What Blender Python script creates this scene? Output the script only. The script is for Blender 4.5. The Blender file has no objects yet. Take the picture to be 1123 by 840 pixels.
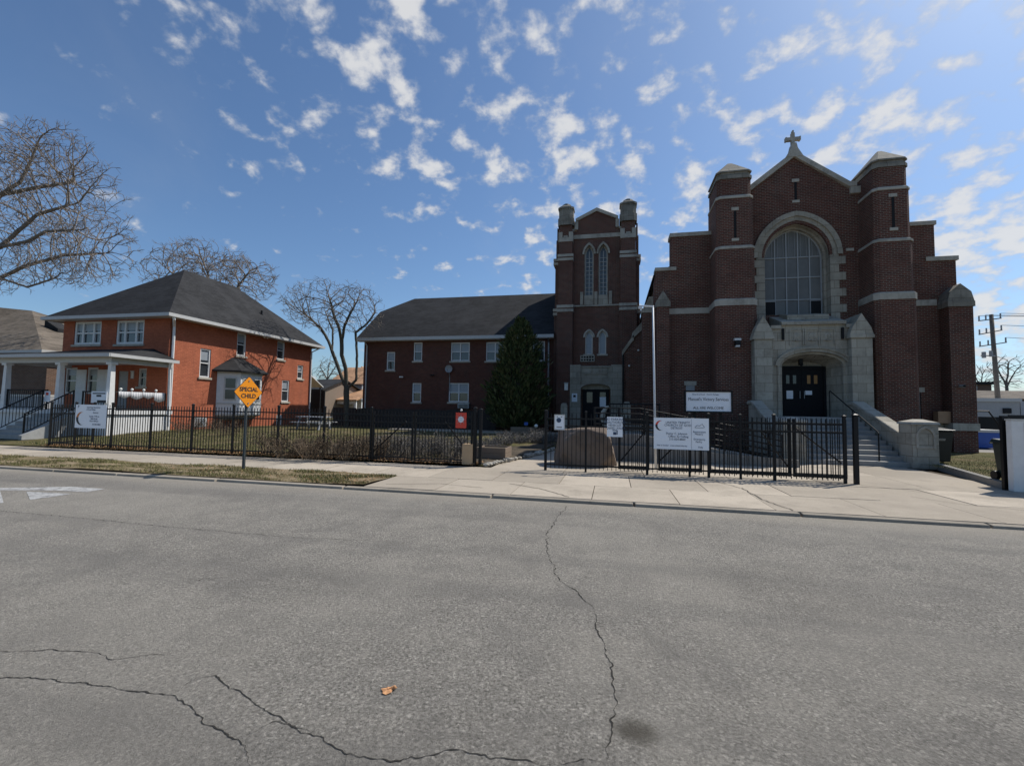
import bpy, bmesh, math, random
from mathutils import noise as MN
from math import radians as RAD, sin, cos, pi, sqrt
from mathutils import Vector, Matrix, kdtree
from mathutils.geometry import tessellate_polygon
random.seed(7)
SC = bpy.context.scene
COL = SC.collection

# ------------------------------------------------------------------ camera numbers (metres; X along the road, Y away from it, Z up)
FPX, CXP, CYP, EYE = 500.0, 561.5, 420.0, 1.65
YAW, PITCH, ROLL = RAD(-12.45), RAD(3.2), RAD(0.94)
_f = Vector((sin(YAW)*cos(PITCH), cos(YAW)*cos(PITCH), sin(PITCH)))
_r = Vector((cos(YAW), -sin(YAW), 0))
_d = -_r.cross(_f)
CR = _r*cos(ROLL) - _d*sin(ROLL)
CD = _r*sin(ROLL) + _d*cos(ROLL)
CF = _f
O = Vector((0, 0, EYE))
def _ray(u, v): return CR*((u-CXP)/FPX) + CD*((v-CYP)/FPX) + CF
def RY(u, v, y):
    d = _ray(u, v); return O + d*(y/d.y)
def RX(u, v, x):
    d = _ray(u, v); return O + d*(x/d.x)
def RZ(u, v, z):
    d = _ray(u, v); return O + d*((z-EYE)/d.z)

# ------------------------------------------------------------------ materials
MATS = {}
def newmat(name):
    m = bpy.data.materials.new(name); m.use_nodes = True
    nt = m.node_tree; nt.nodes.clear()
    out = nt.nodes.new('ShaderNodeOutputMaterial'); b = nt.nodes.new('ShaderNodeBsdfPrincipled')
    nt.links.new(b.outputs[0], out.inputs[0])
    MATS[name] = m
    return m, nt, b
def N(nt, t, **kw):
    n = nt.nodes.new(t)
    for k, v in kw.items():
        if k.startswith('i_'):
            k2 = k[2:]; n.inputs[int(k2) if k2.isdigit() else k2].default_value = v
        else: setattr(n, k, v)
    return n
def L(nt, a, b): nt.links.new(a, b)
def noise(nt, vec, scale, detail=4, rough=.6, dist=0):
    n = N(nt, 'ShaderNodeTexNoise'); n.inputs['Scale'].default_value = scale; n.inputs['Detail'].default_value = detail
    n.inputs['Roughness'].default_value = rough; n.inputs['Distortion'].default_value = dist
    L(nt, vec, n.inputs['Vector']); return n.outputs['Fac']
def ramp(nt, fac, *stops):
    n = N(nt, 'ShaderNodeValToRGB'); e = n.color_ramp.elements
    while len(e) < len(stops): e.new(.5)
    for el, (p, c) in zip(e, stops): el.position = p; el.color = (*c, 1) if len(c) == 3 else c
    L(nt, fac, n.inputs[0]); return n.outputs[0]
def mix(nt, fac, a, b, mode='MIX'):
    n = N(nt, 'ShaderNodeMix', data_type='RGBA', blend_type=mode)
    for s, x in ((n.inputs[0], fac), (n.inputs[6], a), (n.inputs[7], b)):
        if hasattr(x, 'is_linked'): L(nt, x, s)
        elif isinstance(x, (int, float)): s.default_value = x
        else: s.default_value = (*x, 1)
    return n.outputs[2]
def math_(nt, op, a, b=None, c=None):
    n = N(nt, 'ShaderNodeMath', operation=op)
    for i, x in enumerate((a, b, c)):
        if x is None: continue
        if hasattr(x, 'is_linked'): L(nt, x, n.inputs[i])
        else: n.inputs[i].default_value = x
    return n.outputs[0]
def maprange(nt, v, a, b, c=0, d=1, smooth=True):
    n = N(nt, 'ShaderNodeMapRange')
    if smooth: n.interpolation_type = 'SMOOTHSTEP'
    L(nt, v, n.inputs[0])
    for i, x in enumerate((a, b, c, d)): n.inputs[1+i].default_value = x
    return n.outputs[0]
def bump(nt, b, h, strength=.3, dist=.01):
    n = N(nt, 'ShaderNodeBump'); n.inputs['Strength'].default_value = strength; n.inputs['Distance'].default_value = dist
    L(nt, h, n.inputs['Height']); L(nt, n.outputs[0], b.inputs['Normal'])
def pos(nt): return N(nt, 'ShaderNodeNewGeometry').outputs['Position']
def wallvec(nt, rot=False):
    """(along the wall, up) for any upright wall, (x, y) for flat ones"""
    g = N(nt, 'ShaderNodeNewGeometry')
    s = N(nt, 'ShaderNodeSeparateXYZ'); L(nt, g.outputs['True Normal'], s.inputs[0])
    p = N(nt, 'ShaderNodeSeparateXYZ'); L(nt, g.outputs['Position'], p.inputs[0])
    a = math_(nt, 'MULTIPLY', p.outputs[0], s.outputs[1]); b = math_(nt, 'MULTIPLY', p.outputs[1], s.outputs[0])
    u = math_(nt, 'SUBTRACT', b, a)
    c = N(nt, 'ShaderNodeCombineXYZ'); L(nt, u, c.inputs[0]); L(nt, p.outputs[2], c.inputs[1])
    return c.outputs[0]
def plain(name, col, rough=.6, metal=0, spec=.5, var=.15, scale=6):
    m, nt, b = newmat(name)
    f = noise(nt, pos(nt), scale, 5)
    c = mix(nt, f, tuple(x*(1-var) for x in col), tuple(min(1, x*(1+var)) for x in col))
    L(nt, c, b.inputs['Base Color']); b.inputs['Roughness'].default_value = rough
    b.inputs['Metallic'].default_value = metal; b.inputs['Specular IOR Level'].default_value = spec
    return m
def brick(name, c1, c2, mortar, bw=.215, bh=.075, ms=.012, stain=.5, bmp=.35, bias=0):
    m, nt, b = newmat(name)
    v = wallvec(nt)
    t = N(nt, 'ShaderNodeTexBrick'); L(nt, v, t.inputs['Vector'])
    t.inputs['Scale'].default_value = 1; t.inputs['Brick Width'].default_value = bw; t.inputs['Row Height'].default_value = bh
    t.inputs['Mortar Size'].default_value = ms; t.inputs['Mortar Smooth'].default_value = .3; t.inputs['Bias'].default_value = bias
    t.inputs['Color1'].default_value = (*c1, 1); t.inputs['Color2'].default_value = (*c2, 1); t.inputs['Mortar'].default_value = (*mortar, 1)
    p = pos(nt)
    n1 = noise(nt, p, .7, 6, .65); n2 = noise(nt, p, 9, 3)
    c = mix(nt, maprange(nt, n1, .35, .75, 0, stain), t.outputs['Color'], tuple(x*.45 for x in c1))
    st = N(nt, 'ShaderNodeVectorMath', operation='MULTIPLY'); L(nt, p, st.inputs[0]); st.inputs[1].default_value = (1.6, 1.6, .12)
    n3 = noise(nt, st.outputs[0], 1.5, 5, .65)                      # rain streaks
    c = mix(nt, maprange(nt, n3, .52, .8, 0, .35), c, tuple(x*.5+.02 for x in mortar))
    c = mix(nt, .25, c, ramp(nt, n2, (.3, (.35, .35, .35)), (.7, (.75, .75, .75))), 'OVERLAY')
    L(nt, c, b.inputs['Base Color']); b.inputs['Roughness'].default_value = .88; b.inputs['Specular IOR Level'].default_value = .25
    bump(nt, b, math_(nt, 'SUBTRACT', n2, t.outputs['Fac']), bmp, .008)
    return m
def stone(name, col, bw=.62, bh=.36, dirt=.7, joint=True):
    m, nt, b = newmat(name)
    v = wallvec(nt); p = pos(nt)
    n1 = noise(nt, p, 1.3, 8, .7); n2 = noise(nt, p, 14, 4)
    st = N(nt, 'ShaderNodeVectorMath', operation='MULTIPLY'); L(nt, p, st.inputs[0]); st.inputs[1].default_value = (2.2, 2.2, .25)
    n3 = noise(nt, st.outputs[0], 2, 6, .7)
    base = mix(nt, n2, tuple(x*.82 for x in col), tuple(x*1.12 for x in col))
    if joint:
        t = N(nt, 'ShaderNodeTexBrick'); L(nt, v, t.inputs['Vector']); t.inputs['Scale'].default_value = 1
        t.inputs['Brick Width'].default_value = bw; t.inputs['Row Height'].default_value = bh; t.inputs['Mortar Size'].default_value = .008
        t.inputs['Color1'].default_value = (1, 1, 1, 1); t.inputs['Color2'].default_value = (.78, .77, .75, 1); t.inputs['Mortar'].default_value = (.42, .4, .37, 1)
        base = mix(nt, 1, base, t.outputs['Color'], 'MULTIPLY')
    base = mix(nt, maprange(nt, n1, .42, .72, 0, dirt), base, tuple(x*.33 for x in col))
    base = mix(nt, maprange(nt, n3, .5, .75, 0, dirt*.7), base, tuple(x*.4 for x in col))
    L(nt, base, b.inputs['Base Color']); b.inputs['Roughness'].default_value = .9; b.inputs['Specular IOR Level'].default_value = .2
    bump(nt, b, n2, .25, .01)
    return m
def shingle(name, col, row=.14):
    m, nt, b = newmat(name)
    p = pos(nt)
    g = N(nt, 'ShaderNodeNewGeometry'); s = N(nt, 'ShaderNodeSeparateXYZ'); L(nt, g.outputs['True Normal'], s.inputs[0])
    q = N(nt, 'ShaderNodeSeparateXYZ'); L(nt, p, q.inputs[0])
    u = math_(nt, 'SUBTRACT', math_(nt, 'MULTIPLY', q.outputs[1], s.outputs[0]), math_(nt, 'MULTIPLY', q.outputs[0], s.outputs[1]))
    c = N(nt, 'ShaderNodeCombineXYZ'); L(nt, math_(nt, 'MULTIPLY', u, 1.5), c.inputs[0]); L(nt, q.outputs[2], c.inputs[1])
    t = N(nt, 'ShaderNodeTexBrick'); L(nt, c.outputs[0], t.inputs['Vector']); t.inputs['Scale'].default_value = 1
    t.inputs['Brick Width'].default_value = .3; t.inputs['Row Height'].default_value = row*.6; t.inputs['Mortar Size'].default_value = .006
    t.inputs['Color1'].default_value = (*[x*.75 for x in col], 1); t.inputs['Color2'].default_value = (*[min(1, x*1.3) for x in col], 1)
    t.inputs['Mortar'].default_value = (*[x*.5 for x in col], 1)
    n = noise(nt, p, 40, 3); n1 = noise(nt, p, .8, 5)
    cc = mix(nt, .4, t.outputs['Color'], ramp(nt, n, (.3, (.25, .25, .25)), (.75, (.8, .8, .8))), 'OVERLAY')
    cc = mix(nt, maprange(nt, n1, .42, .66, 0, .5), cc, tuple(x*1.75 for x in col))
    vs_ = N(nt, 'ShaderNodeVectorMath', operation='MULTIPLY'); L(nt, p, vs_.inputs[0]); vs_.inputs[1].default_value = (1.5, 1.5, .25)
    cc = mix(nt, maprange(nt, noise(nt, vs_.outputs[0], 1.3, 5, .7), .5, .72, 0, .4), cc, tuple(x*.55 for x in col))
    L(nt, cc, b.inputs['Base Color']); b.inputs['Roughness'].default_value = .9; b.inputs['Specular IOR Level'].default_value = .2
    bump(nt, b, n, .4, .01)
    return m

BRK = brick('church brick', (.148, .047, .031), (.074, .027, .020), (.20, .165, .13))
BRK2 = brick('office brick', (.132, .043, .029), (.08, .029, .021), (.11, .075, .058), stain=.4)
BRK3 = brick('painted orange brick', (.45, .138, .07), (.365, .108, .055), (.30, .095, .055), ms=.009, stain=.5, bmp=.7)
BRK4 = brick('brown house brick', (.16, .085, .055), (.11, .06, .04), (.2, .17, .14))
STN = stone('weathered limestone', (.46, .42, .345), dirt=.6)
STNP = stone('limestone trim', (.47, .43, .36), joint=False, dirt=.65)
STND = stone('sooty limestone', (.30, .275, .23), joint=True, dirt=.75)
STNS = stone('step stone', (.34, .325, .30), bw=1.6, bh=.15, dirt=.45, joint=False)
SHG = shingle('dark shingles', (.025, .025, .026))
SHGB = shingle('brown shingles', (.13, .108, .085))
SHGT = shingle('tan shingles', (.36, .21, .12))
WHT = plain('white paint', (.66, .66, .65), .5)
TRIM = plain('grey white trim', (.5, .495, .47), .55)
GUT = plain('dull gutter paint', (.46, .46, .45), .55)
CREAM = plain('cream paint', (.62, .6, .54), .6)
BLK = plain('black iron', (.005, .005, .006), .5, spec=.3)
DOORB = plain('black door paint', (.006, .007, .009), .65, spec=.25)
DRK = plain('dark interior', (.01, .01, .011), .9)
GREYP = plain('grey paint', (.3, .3, .3), .6)
SIDING = plain('grey siding', (.34, .35, .37), .7)
STEEL = plain('galvanised steel', (.28, .31, .33), .45, .6)
POLEW = plain('pole paint', (.66, .68, .70), .5)
BLUE = plain('blue plastic', (.02, .09, .38), .45)
BINB = plain('black plastic', (.014, .016, .016), .45)
BING = plain('dark green plastic', (.012, .022, .018), .5)
SIGNW = plain('sign white', (.80, .84, .89), .5, var=.06, scale=3)
_nt = MATS['sign white'].node_tree; _b = [n for n in _nt.nodes if n.type == 'BSDF_PRINCIPLED'][0]; bump(_nt, _b, noise(_nt, pos(_nt), 3.5, 3, .5, .6), .35, .05)
INK = plain('sign ink', (.012, .014, .02), .6)
INKB = plain('sign blue ink', (.03, .06, .12), .6)
REDP = plain('sign red', (.62, .055, .03), .5)
YEL = plain('sign yellow', (.80, .27, .004), .45, var=.08)
CARD = plain('cardboard', (.36, .22, .13), .8)
WOOD = plain('weathered wood', (.2, .15, .11), .8, scale=14)
WOODL = plain('new pine', (.45, .31, .18), .7, scale=14)
BOULD = stone('boulder rock', (.21, .16, .125), joint=False, dirt=.45)
LEAF = plain('dry leaf', (.50, .25, .11), .75, var=.4, scale=40)
BULB = plain('white globe', (.8, .8, .76), .3)
LAMPY = plain('amber glass', (.35, .16, .03), .3)
BLIND = plain('pale blind', (.27, .30, .33), .35, spec=.6)
CLOTH = plain('white cloth', (.56, .56, .57), .85)
def glass(name, col, rough):
    m, nt, b = newmat(name)
    f = noise(nt, pos(nt), 1.7, 3)
    L(nt, mix(nt, f, tuple(x*.6 for x in col), tuple(x*1.5 for x in col)), b.inputs['Base Color'])
    b.inputs['Roughness'].default_value = rough; b.inputs['Specular IOR Level'].default_value = .8
    n = noise(nt, pos(nt), 2.2, 2); bump(nt, b, n, .04, .03)
    return m
GLS = glass('window glass', (.03, .035, .04), .06)
GLC = glass('frosted church glass', (.115, .113, .104), .55)
GLL = glass('leaded glass', (.045, .05, .05), .3)

def asphalt():
    m, nt, b = newmat('worn asphalt')
    p = pos(nt)
    big = noise(nt, p, .28, 6, .62); mid = noise(nt, p, 1.6, 6, .68); blot = noise(nt, p, 5.5, 5, .7)
    vor = N(nt, 'ShaderNodeTexVoronoi'); vor.inputs['Scale'].default_value = 72; vor.inputs['Randomness'].default_value = 1; L(nt, p, vor.inputs['Vector'])
    fine = noise(nt, p, 48, 7, .8); fine2 = noise(nt, p, 130, 3, .7)
    sep = N(nt, 'ShaderNodeSeparateColor'); L(nt, vor.outputs['Color'], sep.inputs[0])
    base = ramp(nt, sep.outputs[0], (0, (.05, .047, .042)), (.4, (.145, .138, .126)), (.88, (.215, .205, .187)), (1, (.42, .4, .365)))
    base = mix(nt, .55, base, ramp(nt, fine, (.36, (.035, .033, .03)), (.5, (.165, .157, .142)), (.64, (.36, .343, .313))))
    base = mix(nt, maprange(nt, blot, .5, .75, 0, .30), base, (.105, .10, .092))
    base = mix(nt, maprange(nt, blot, .5, .25, 0, .22), base, (.25, .24, .218))
    base = mix(nt, maprange(nt, mid, .45, .68, 0, .5), base, (.112, .107, .1))
    base = mix(nt, maprange(nt, mid, .48, .28, 0, .35), base, (.235, .222, .198))
    base = mix(nt, maprange(nt, big, .42, .62, 0, .42), base, (.225, .213, .19))
    st = N(nt, 'ShaderNodeVectorMath', operation='MULTIPLY'); L(nt, p, st.inputs[0]); st.inputs[1].default_value = (.045, 1, 1)
    lane = noise(nt, st.outputs[0], .9, 5, .62)                     # tyre-polished lanes along the road
    base = mix(nt, maprange(nt, lane, .46, .66, 0, .38), base, (.105, .101, .096))
    sx = N(nt, 'ShaderNodeSeparateXYZ'); L(nt, p, sx.inputs[0])
    gut = maprange(nt, math_(nt, 'ADD', sx.outputs[1], math_(nt, 'MULTIPLY', mid, .5)), 7.9, 8.75, 0, .45)
    base = mix(nt, gut, base, (.27, .245, .205))                    # grit along the gutter
    for (x, y, r0, k) in ((.12, 2.62, .13, .8), (-2.9, 4.0, .6, .08), (1.6, 5.0, .9, .1)):
        d = N(nt, 'ShaderNodeVectorMath', operation='DISTANCE'); L(nt, p, d.inputs[0]); d.inputs[1].default_value = (x, y, -.058)
        dd = math_(nt, 'ADD', d.outputs['Value'], math_(nt, 'MULTIPLY', math_(nt, 'SUBTRACT', blot, .5), r0*1.2))
        base = mix(nt, maprange(nt, dd, r0*.3, r0*1.2, k, 0), base, (.05, .045, .036))
    base = mix(nt, 1, base, (1.0, .972, .93), 'MULTIPLY')
    sc3 = N(nt, 'ShaderNodeVectorMath', operation='SCALE'); L(nt, base, sc3.inputs[0]); sc3.inputs['Scale'].default_value = 1.25
    L(nt, sc3.outputs[0], b.inputs['Base Color']); b.inputs['Roughness'].default_value = .9; b.inputs['Specular IOR Level'].default_value = .2
    h = math_(nt, 'ADD', math_(nt, 'MULTIPLY', fine2, .5), fine)
    bump(nt, b, h, .9, .016)
    return m
ASPH = asphalt()
def concrete(name, col, k=.5):
    m, nt, b = newmat(name)
    p = pos(nt)
    a = noise(nt, p, .5, 7, .65); c = noise(nt, p, 3.2, 7, .72); f = noise(nt, p, 70, 4, .7); d = noise(nt, p, 14, 5, .7)
    isl = N(nt, 'ShaderNodeNewGeometry').outputs['Random Per Island']
    base = mix(nt, isl, tuple(x*.80 for x in col), tuple(x*1.10 for x in col))
    base = mix(nt, maprange(nt, a, .42, .64, 0, k), base, tuple(x*.66 for x in col))
    base = mix(nt, maprange(nt, c, .52, .70, 0, k*.8), base, tuple(x*.60 for x in col))
    base = mix(nt, maprange(nt, d, .60, .70, 0, k*.7), base, tuple(x*.5 for x in col))
    base = mix(nt, maprange(nt, c, .45, .25, 0, .35), base, tuple(min(1, x*1.18) for x in col))
    base = mix(nt, .4, base, ramp(nt, f, (.3, (.25, .25, .25)), (.7, (.75, .75, .75))), 'OVERLAY')
    L(nt, base, b.inputs['Base Color']); b.inputs['Roughness'].default_value = .92; b.inputs['Specular IOR Level'].default_value = .15
    bump(nt, b, f, .3, .006)
    return m
CONC = concrete('pale concrete', (.41, .355, .285), .6)
CONCG = concrete('grey concrete', (.27, .255, .23), .6)
KERB = concrete('kerb concrete', (.33, .29, .235), .9)
def soil(name, *stops, sc=1.2):
    m, nt, b = newmat(name)
    p = pos(nt); a = noise(nt, p, sc, 8, .7); f = noise(nt, p, 30, 4, .7)
    c = ramp(nt, a, *stops); c = mix(nt, .5, c, ramp(nt, f, (.25, (.2, .2, .2)), (.75, (.8, .8, .8))), 'OVERLAY')
    L(nt, c, b.inputs['Base Color']); b.inputs['Roughness'].default_value = 1; b.inputs['Specular IOR Level'].default_value = .1
    bump(nt, b, f, .8, .03)
    return m
TERR = soil('far ground', (.3, (.07, .08, .035)), (.55, (.11, .1, .055)), (.75, (.16, .14, .1)))
LAWN = soil('thin lawn', (.3, (.06, .065, .022)), (.5, (.1, .09, .04)), (.62, (.15, .115, .065)), (.8, (.2, .155, .1)))
VERG = soil('verge turf', (.3, (.09, .085, .035)), (.45, (.17, .135, .075)), (.56, (.27, .21, .135)), (.8, (.36, .29, .2)), sc=1.6)
MULCH = soil('mulch bed', (.3, (.05, .042, .03)), (.5, (.085, .07, .052)), (.7, (.14, .11, .08)))
def blades(name, *stops):
    m, nt, b = newmat(name)
    g = N(nt, 'ShaderNodeNewGeometry')
    L(nt, ramp(nt, g.outputs['Random Per Island'], *stops), b.inputs['Base Color'])
    b.inputs['Roughness'].default_value = .8; b.inputs['Specular IOR Level'].default_value = .15
    return m
GRS = blades('grass blades', (0, (.075, .095, .025)), (.35, (.11, .125, .035)), (.6, (.2, .17, .08)), (1, (.36, .29, .175)))
DRYB = blades('dry stalks', (0, (.075, .052, .034)), (.5, (.13, .095, .065)), (1, (.23, .175, .12)))
GREYB = blades('grey stalks', (0, (.07, .065, .06)), (.5, (.13, .12, .11)), (1, (.2, .185, .165)))
NEED = blades('evergreen sprays', (0, (.03, .045, .018)), (.5, (.07, .095, .038)), (.85, (.115, .13, .055)), (1, (.16, .14, .075)))
LITT = blades('leaf litter', (0, (.13, .065, .03)), (.5, (.24, .13, .06)), (1, (.36, .24, .13)))
BARK = plain('grey brown bark', (.17, .145, .12), .95, var=.45, scale=9)
BARKD = plain('dark bark', (.07, .062, .045), .95, var=.5, scale=8)
TWIG = plain('pale twigs', (.20, .165, .135), .9, var=.25)

# ------------------------------------------------------------------ mesh helpers
class MB:
    def __init__(s): s.v = []; s.f = []; s.m = []
    def face(s, pts, mi=0):
        n = len(s.v); s.v += [tuple(p) for p in pts]; s.f.append(tuple(range(n, n+len(pts)))); s.m.append(mi); return s
    def box(s, x0, x1, y0, y1, z0, z1, mi=0):
        n = len(s.v)
        s.v += [(x0,y0,z0),(x1,y0,z0),(x1,y1,z0),(x0,y1,z0),(x0,y0,z1),(x1,y0,z1),(x1,y1,z1),(x0,y1,z1)]
        for q in ((0,3,2,1),(4,5,6,7),(0,1,5,4),(1,2,6,5),(2,3,7,6),(3,0,4,7)): s.f.append(tuple(n+i for i in q)); s.m.append(mi)
        return s
    def hexa(s, b, t, mi=0):
        """bottom quad b, top quad t (both counter-clockwise from above)"""
        n = len(s.v); s.v += [tuple(p) for p in b] + [tuple(p) for p in t]; k = len(b)
        s.f.append(tuple(n+i for i in reversed(range(k)))); s.m.append(mi)
        s.f.append(tuple(n+k+i for i in range(k))); s.m.append(mi)
        for i in range(k):
            j = (i+1) % k; s.f.append((n+i, n+j, n+k+j, n+k+i)); s.m.append(mi)
        return s
    def prism(s, poly, axis, a, b, mi=0):
        """poly in the plane across axis: x -> (y,z), y -> (x,z), z -> (x,y)"""
        def P(p, t): return {'x': (t, p[0], p[1]), 'y': (p[0], t, p[1]), 'z': (p[0], p[1], t)}[axis]
        n = len(s.v); k = len(poly); s.v += [P(p, a) for p in poly] + [P(p, b) for p in poly]
        s.f.append(tuple(range(n, n+k))); s.m.append(mi); s.f.append(tuple(reversed(range(n+k, n+2*k)))); s.m.append(mi)
        for i in range(k):
            j = (i+1) % k; s.f.append((n+j, n+i, n+k+i, n+k+j)); s.m.append(mi)
        return s
    def tube(s, pts, rads, k=6, mi=0, caps=True):
        pts = [Vector(p) for p in pts]
        if not hasattr(rads, '__len__'): rads = [rads]*len(pts)
        n = len(s.v); ref = None
        for i, p in enumerate(pts):
            t = (pts[min(i+1, len(pts)-1)] - pts[max(i-1, 0)])
            if t.length < 1e-9: t = Vector((0, 0, 1))
            t.normalize()
            if ref is None: ref = t.orthogonal().normalized()
            a = (ref - t*ref.dot(t))
            a = a.normalized() if a.length > 1e-6 else t.orthogonal().normalized()
            ref = a; b = t.cross(a)
            for j in range(k):
                w = 2*pi*j/k; q = p + (a*cos(w) + b*sin(w))*rads[i]; s.v.append(tuple(q))
        for i in range(len(pts)-1):
            for j in range(k):
                j2 = (j+1) % k; s.f.append((n+i*k+j, n+i*k+j2, n+(i+1)*k+j2, n+(i+1)*k+j)); s.m.append(mi)
        if caps:
            s.f.append(tuple(n+j for j in reversed(range(k)))); s.m.append(mi)
            e = n+(len(pts)-1)*k; s.f.append(tuple(e+j for j in range(k))); s.m.append(mi)
        return s
    def ball(s, c, r, mi=0, seg=10, rings=6, sq=(1, 1, 1)):
        n = len(s.v)
        for i in range(1, rings):
            for j in range(seg):
                th = pi*i/rings; ph = 2*pi*j/seg
                s.v.append((c[0]+r*sq[0]*sin(th)*cos(ph), c[1]+r*sq[1]*sin(th)*sin(ph), c[2]+r*sq[2]*cos(th)))
        t = len(s.v); s.v += [(c[0], c[1], c[2]+r*sq[2]), (c[0], c[1], c[2]-r*sq[2])]
        for i in range(rings-2):
            for j in range(seg):
                j2 = (j+1) % seg; s.f.append((n+i*seg+j, n+(i+1)*seg+j, n+(i+1)*seg+j2, n+i*seg+j2)); s.m.append(mi)
        for j in range(seg):
            j2 = (j+1) % seg; s.f.append((t, n+j, n+j2)); s.m.append(mi)
            e = n+(rings-2)*seg; s.f.append((t+1, e+j2, e+j)); s.m.append(mi)
        return s
    def build(s, name, mats, parent=None, smooth=False, loc=None, recalc=True, bevel=0):
        me = bpy.data.meshes.new(name)
        org = Vector(loc) if loc is not None else (parent.matrix_world_loc if False else Vector((0, 0, 0)))
        vs = s.v
        base = TOP_LOC.get(parent.name, Vector((0, 0, 0))) if parent else org
        if base.length > 0: vs = [(x-base.x, y-base.y, z-base.z) for x, y, z in vs]
        me.from_pydata(vs, [], s.f)
        if not isinstance(mats, (list, tuple)): mats = [mats]
        for m in mats: me.materials.append(m)
        if len(mats) > 1: me.polygons.foreach_set('material_index', s.m)
        if recalc:
            bm = bmesh.new(); bm.from_mesh(me); bmesh.ops.recalc_face_normals(bm, faces=bm.faces); bm.to_mesh(me); bm.free()
        if smooth: me.polygons.foreach_set('use_smooth', [True]*len(me.polygons))
        o = bpy.data.objects.new(name, me); COL.objects.link(o)
        if bevel:
            md = o.modifiers.new('bevel', 'BEVEL'); md.width = bevel; md.segments = 2; md.limit_method = 'ANGLE'
        if parent: o.parent = parent; TOP_LOC[o.name] = base
        else:
            o.location = org; TOP_LOC[o.name] = org
        return o
TOP_LOC = {}
def tag(o, label=None, cat=None, group=None, kind=None):
    if label: o['label'] = label
    if cat: o['category'] = cat
    if group: o['group'] = group
    if kind: o['kind'] = kind
    return o
def thing(name, label, cat, loc=(0, 0, 0), group=None):
    o = bpy.data.objects.new(name, None); COL.objects.link(o); o.location = loc; o.empty_display_size = .2
    TOP_LOC[o.name] = Vector(loc)
    return tag(o, label, cat, group)
def copy_tree(o, parent=None):
    c = o.copy(); COL.objects.link(c)
    if parent is not None: c.parent = parent
    for ch in list(o.children): copy_tree(ch, c)
    return c
def text(parent, s, x, y, z, size, mat, rotz=0, align='CENTER', name='lettering', squash=1.0, bold=0):
    """upright lettering facing -Y (or turned by rotz), world position given; parent must be unrotated"""
    cu = bpy.data.curves.new(name, 'FONT'); cu.body = s; cu.size = size; cu.align_x = align; cu.align_y = 'CENTER'
    cu.offset = bold; cu.resolution_u = 2; cu.extrude = .001
    o = bpy.data.objects.new(name, cu); COL.objects.link(o); cu.materials.append(mat)
    o.rotation_euler = (pi/2, 0, rotz); o.scale = (squash, 1, 1)
    b = TOP_LOC.get(parent.name, Vector()); o.location = Vector((x, y, z)) - b; o.parent = parent
    return o
def tess(loops):
    """triangles of a polygon with holes; loops of 2-D points, outer first"""
    vl = [[Vector((p[0], p[1], 0)) for p in lp] for lp in loops]
    flat = [p for lp in loops for p in lp]
    return flat, tessellate_polygon(vl)
def wall(mb, axis, c, outer, holes=(), depth=.16, mi=0, mr=None):
    """flat wall: axis 'y' -> plane y=c seen from -Y; axis 'x' -> plane x=c seen from +X; holes get reveals"""
    mr = mi if mr is None else mr
    sgn = 1 if axis == 'y' else -1
    P = (lambda p, d: (p[0], c+d*sgn, p[1])) if axis == 'y' else (lambda p, d: (c+d*sgn, p[0], p[1]))
    flat, tris = tess([outer]+list(holes))
    for t in tris: mb.face([P(flat[i], 0) for i in t], mi)
    for h in holes:
        for i in range(len(h)):
            a, b = h[i], h[(i+1) % len(h)]
            mb.face([P(a, 0), P(b, 0), P(b, depth), P(a, depth)], mr)
    return mb
def rect(a0, a1, z0, z1): return [(a0, z0), (a1, z0), (a1, z1), (a0, z1)]
def arch(xc, hw, z0, zs, rise, n=14):
    """opening outline: bottom left, up, over, down to bottom right"""
    pts = [(xc-hw, z0)] if z0 < zs-1e-6 else []
    R = (hw*hw+rise*rise)/(2*hw)
    if rise >= hw*.98:
        for i in range(n+1):
            z = rise*i/n if False else None
        a1 = math.atan2(rise, R-hw)
        lp = [(xc-hw+R-R*cos(a1*i/n), zs+R*sin(a1*i/n)) for i in range(n+1)]
        rp = [(2*xc-x, z) for x, z in reversed(lp[:-1])]
        pts += lp+rp
    else:
        pts += [(xc-hw*cos(pi*i/(2*n)), zs+rise*sin(pi*i/(2*n))) for i in range(2*n+1)]
    if z0 < zs-1e-6: pts.append((xc+hw, z0))
    return pts
def arch_top(xc, hw, zs, rise, x):
    d = abs(x-xc)
    if d >= hw: return zs
    if rise >= hw*.98:
        R = (hw*hw+rise*rise)/(2*hw); return zs+sqrt(max(0, R*R-(d+R-hw)**2))
    return zs+rise*sqrt(1-(d/hw)**2)
def arch_ring(mb, xc, a, b, z0, zs, y0, y1, mi=0, n=14):
    """solid band between two arch outlines (hw, rise) a inside b, from y0 (front) to y1"""
    i_ = arch(xc, a[0], z0, zs, a[1], n); o_ = arch(xc, b[0], z0, zs, b[1], n)
    for k in range(len(i_)-1):
        p, q, r, s = i_[k], i_[k+1], o_[k+1], o_[k]
        mb.face([(p[0], y0, p[1]), (q[0], y0, q[1]), (r[0], y0, r[1]), (s[0], y0, s[1])], mi)
        mb.face([(p[0], y0, p[1]), (q[0], y0, q[1]), (q[0], y1, q[1]), (p[0], y1, p[1])], mi)
        mb.face([(s[0], y0, s[1]), (r[0], y0, r[1]), (r[0], y1, r[1]), (s[0], y1, s[1])], mi)
    return mb
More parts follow.
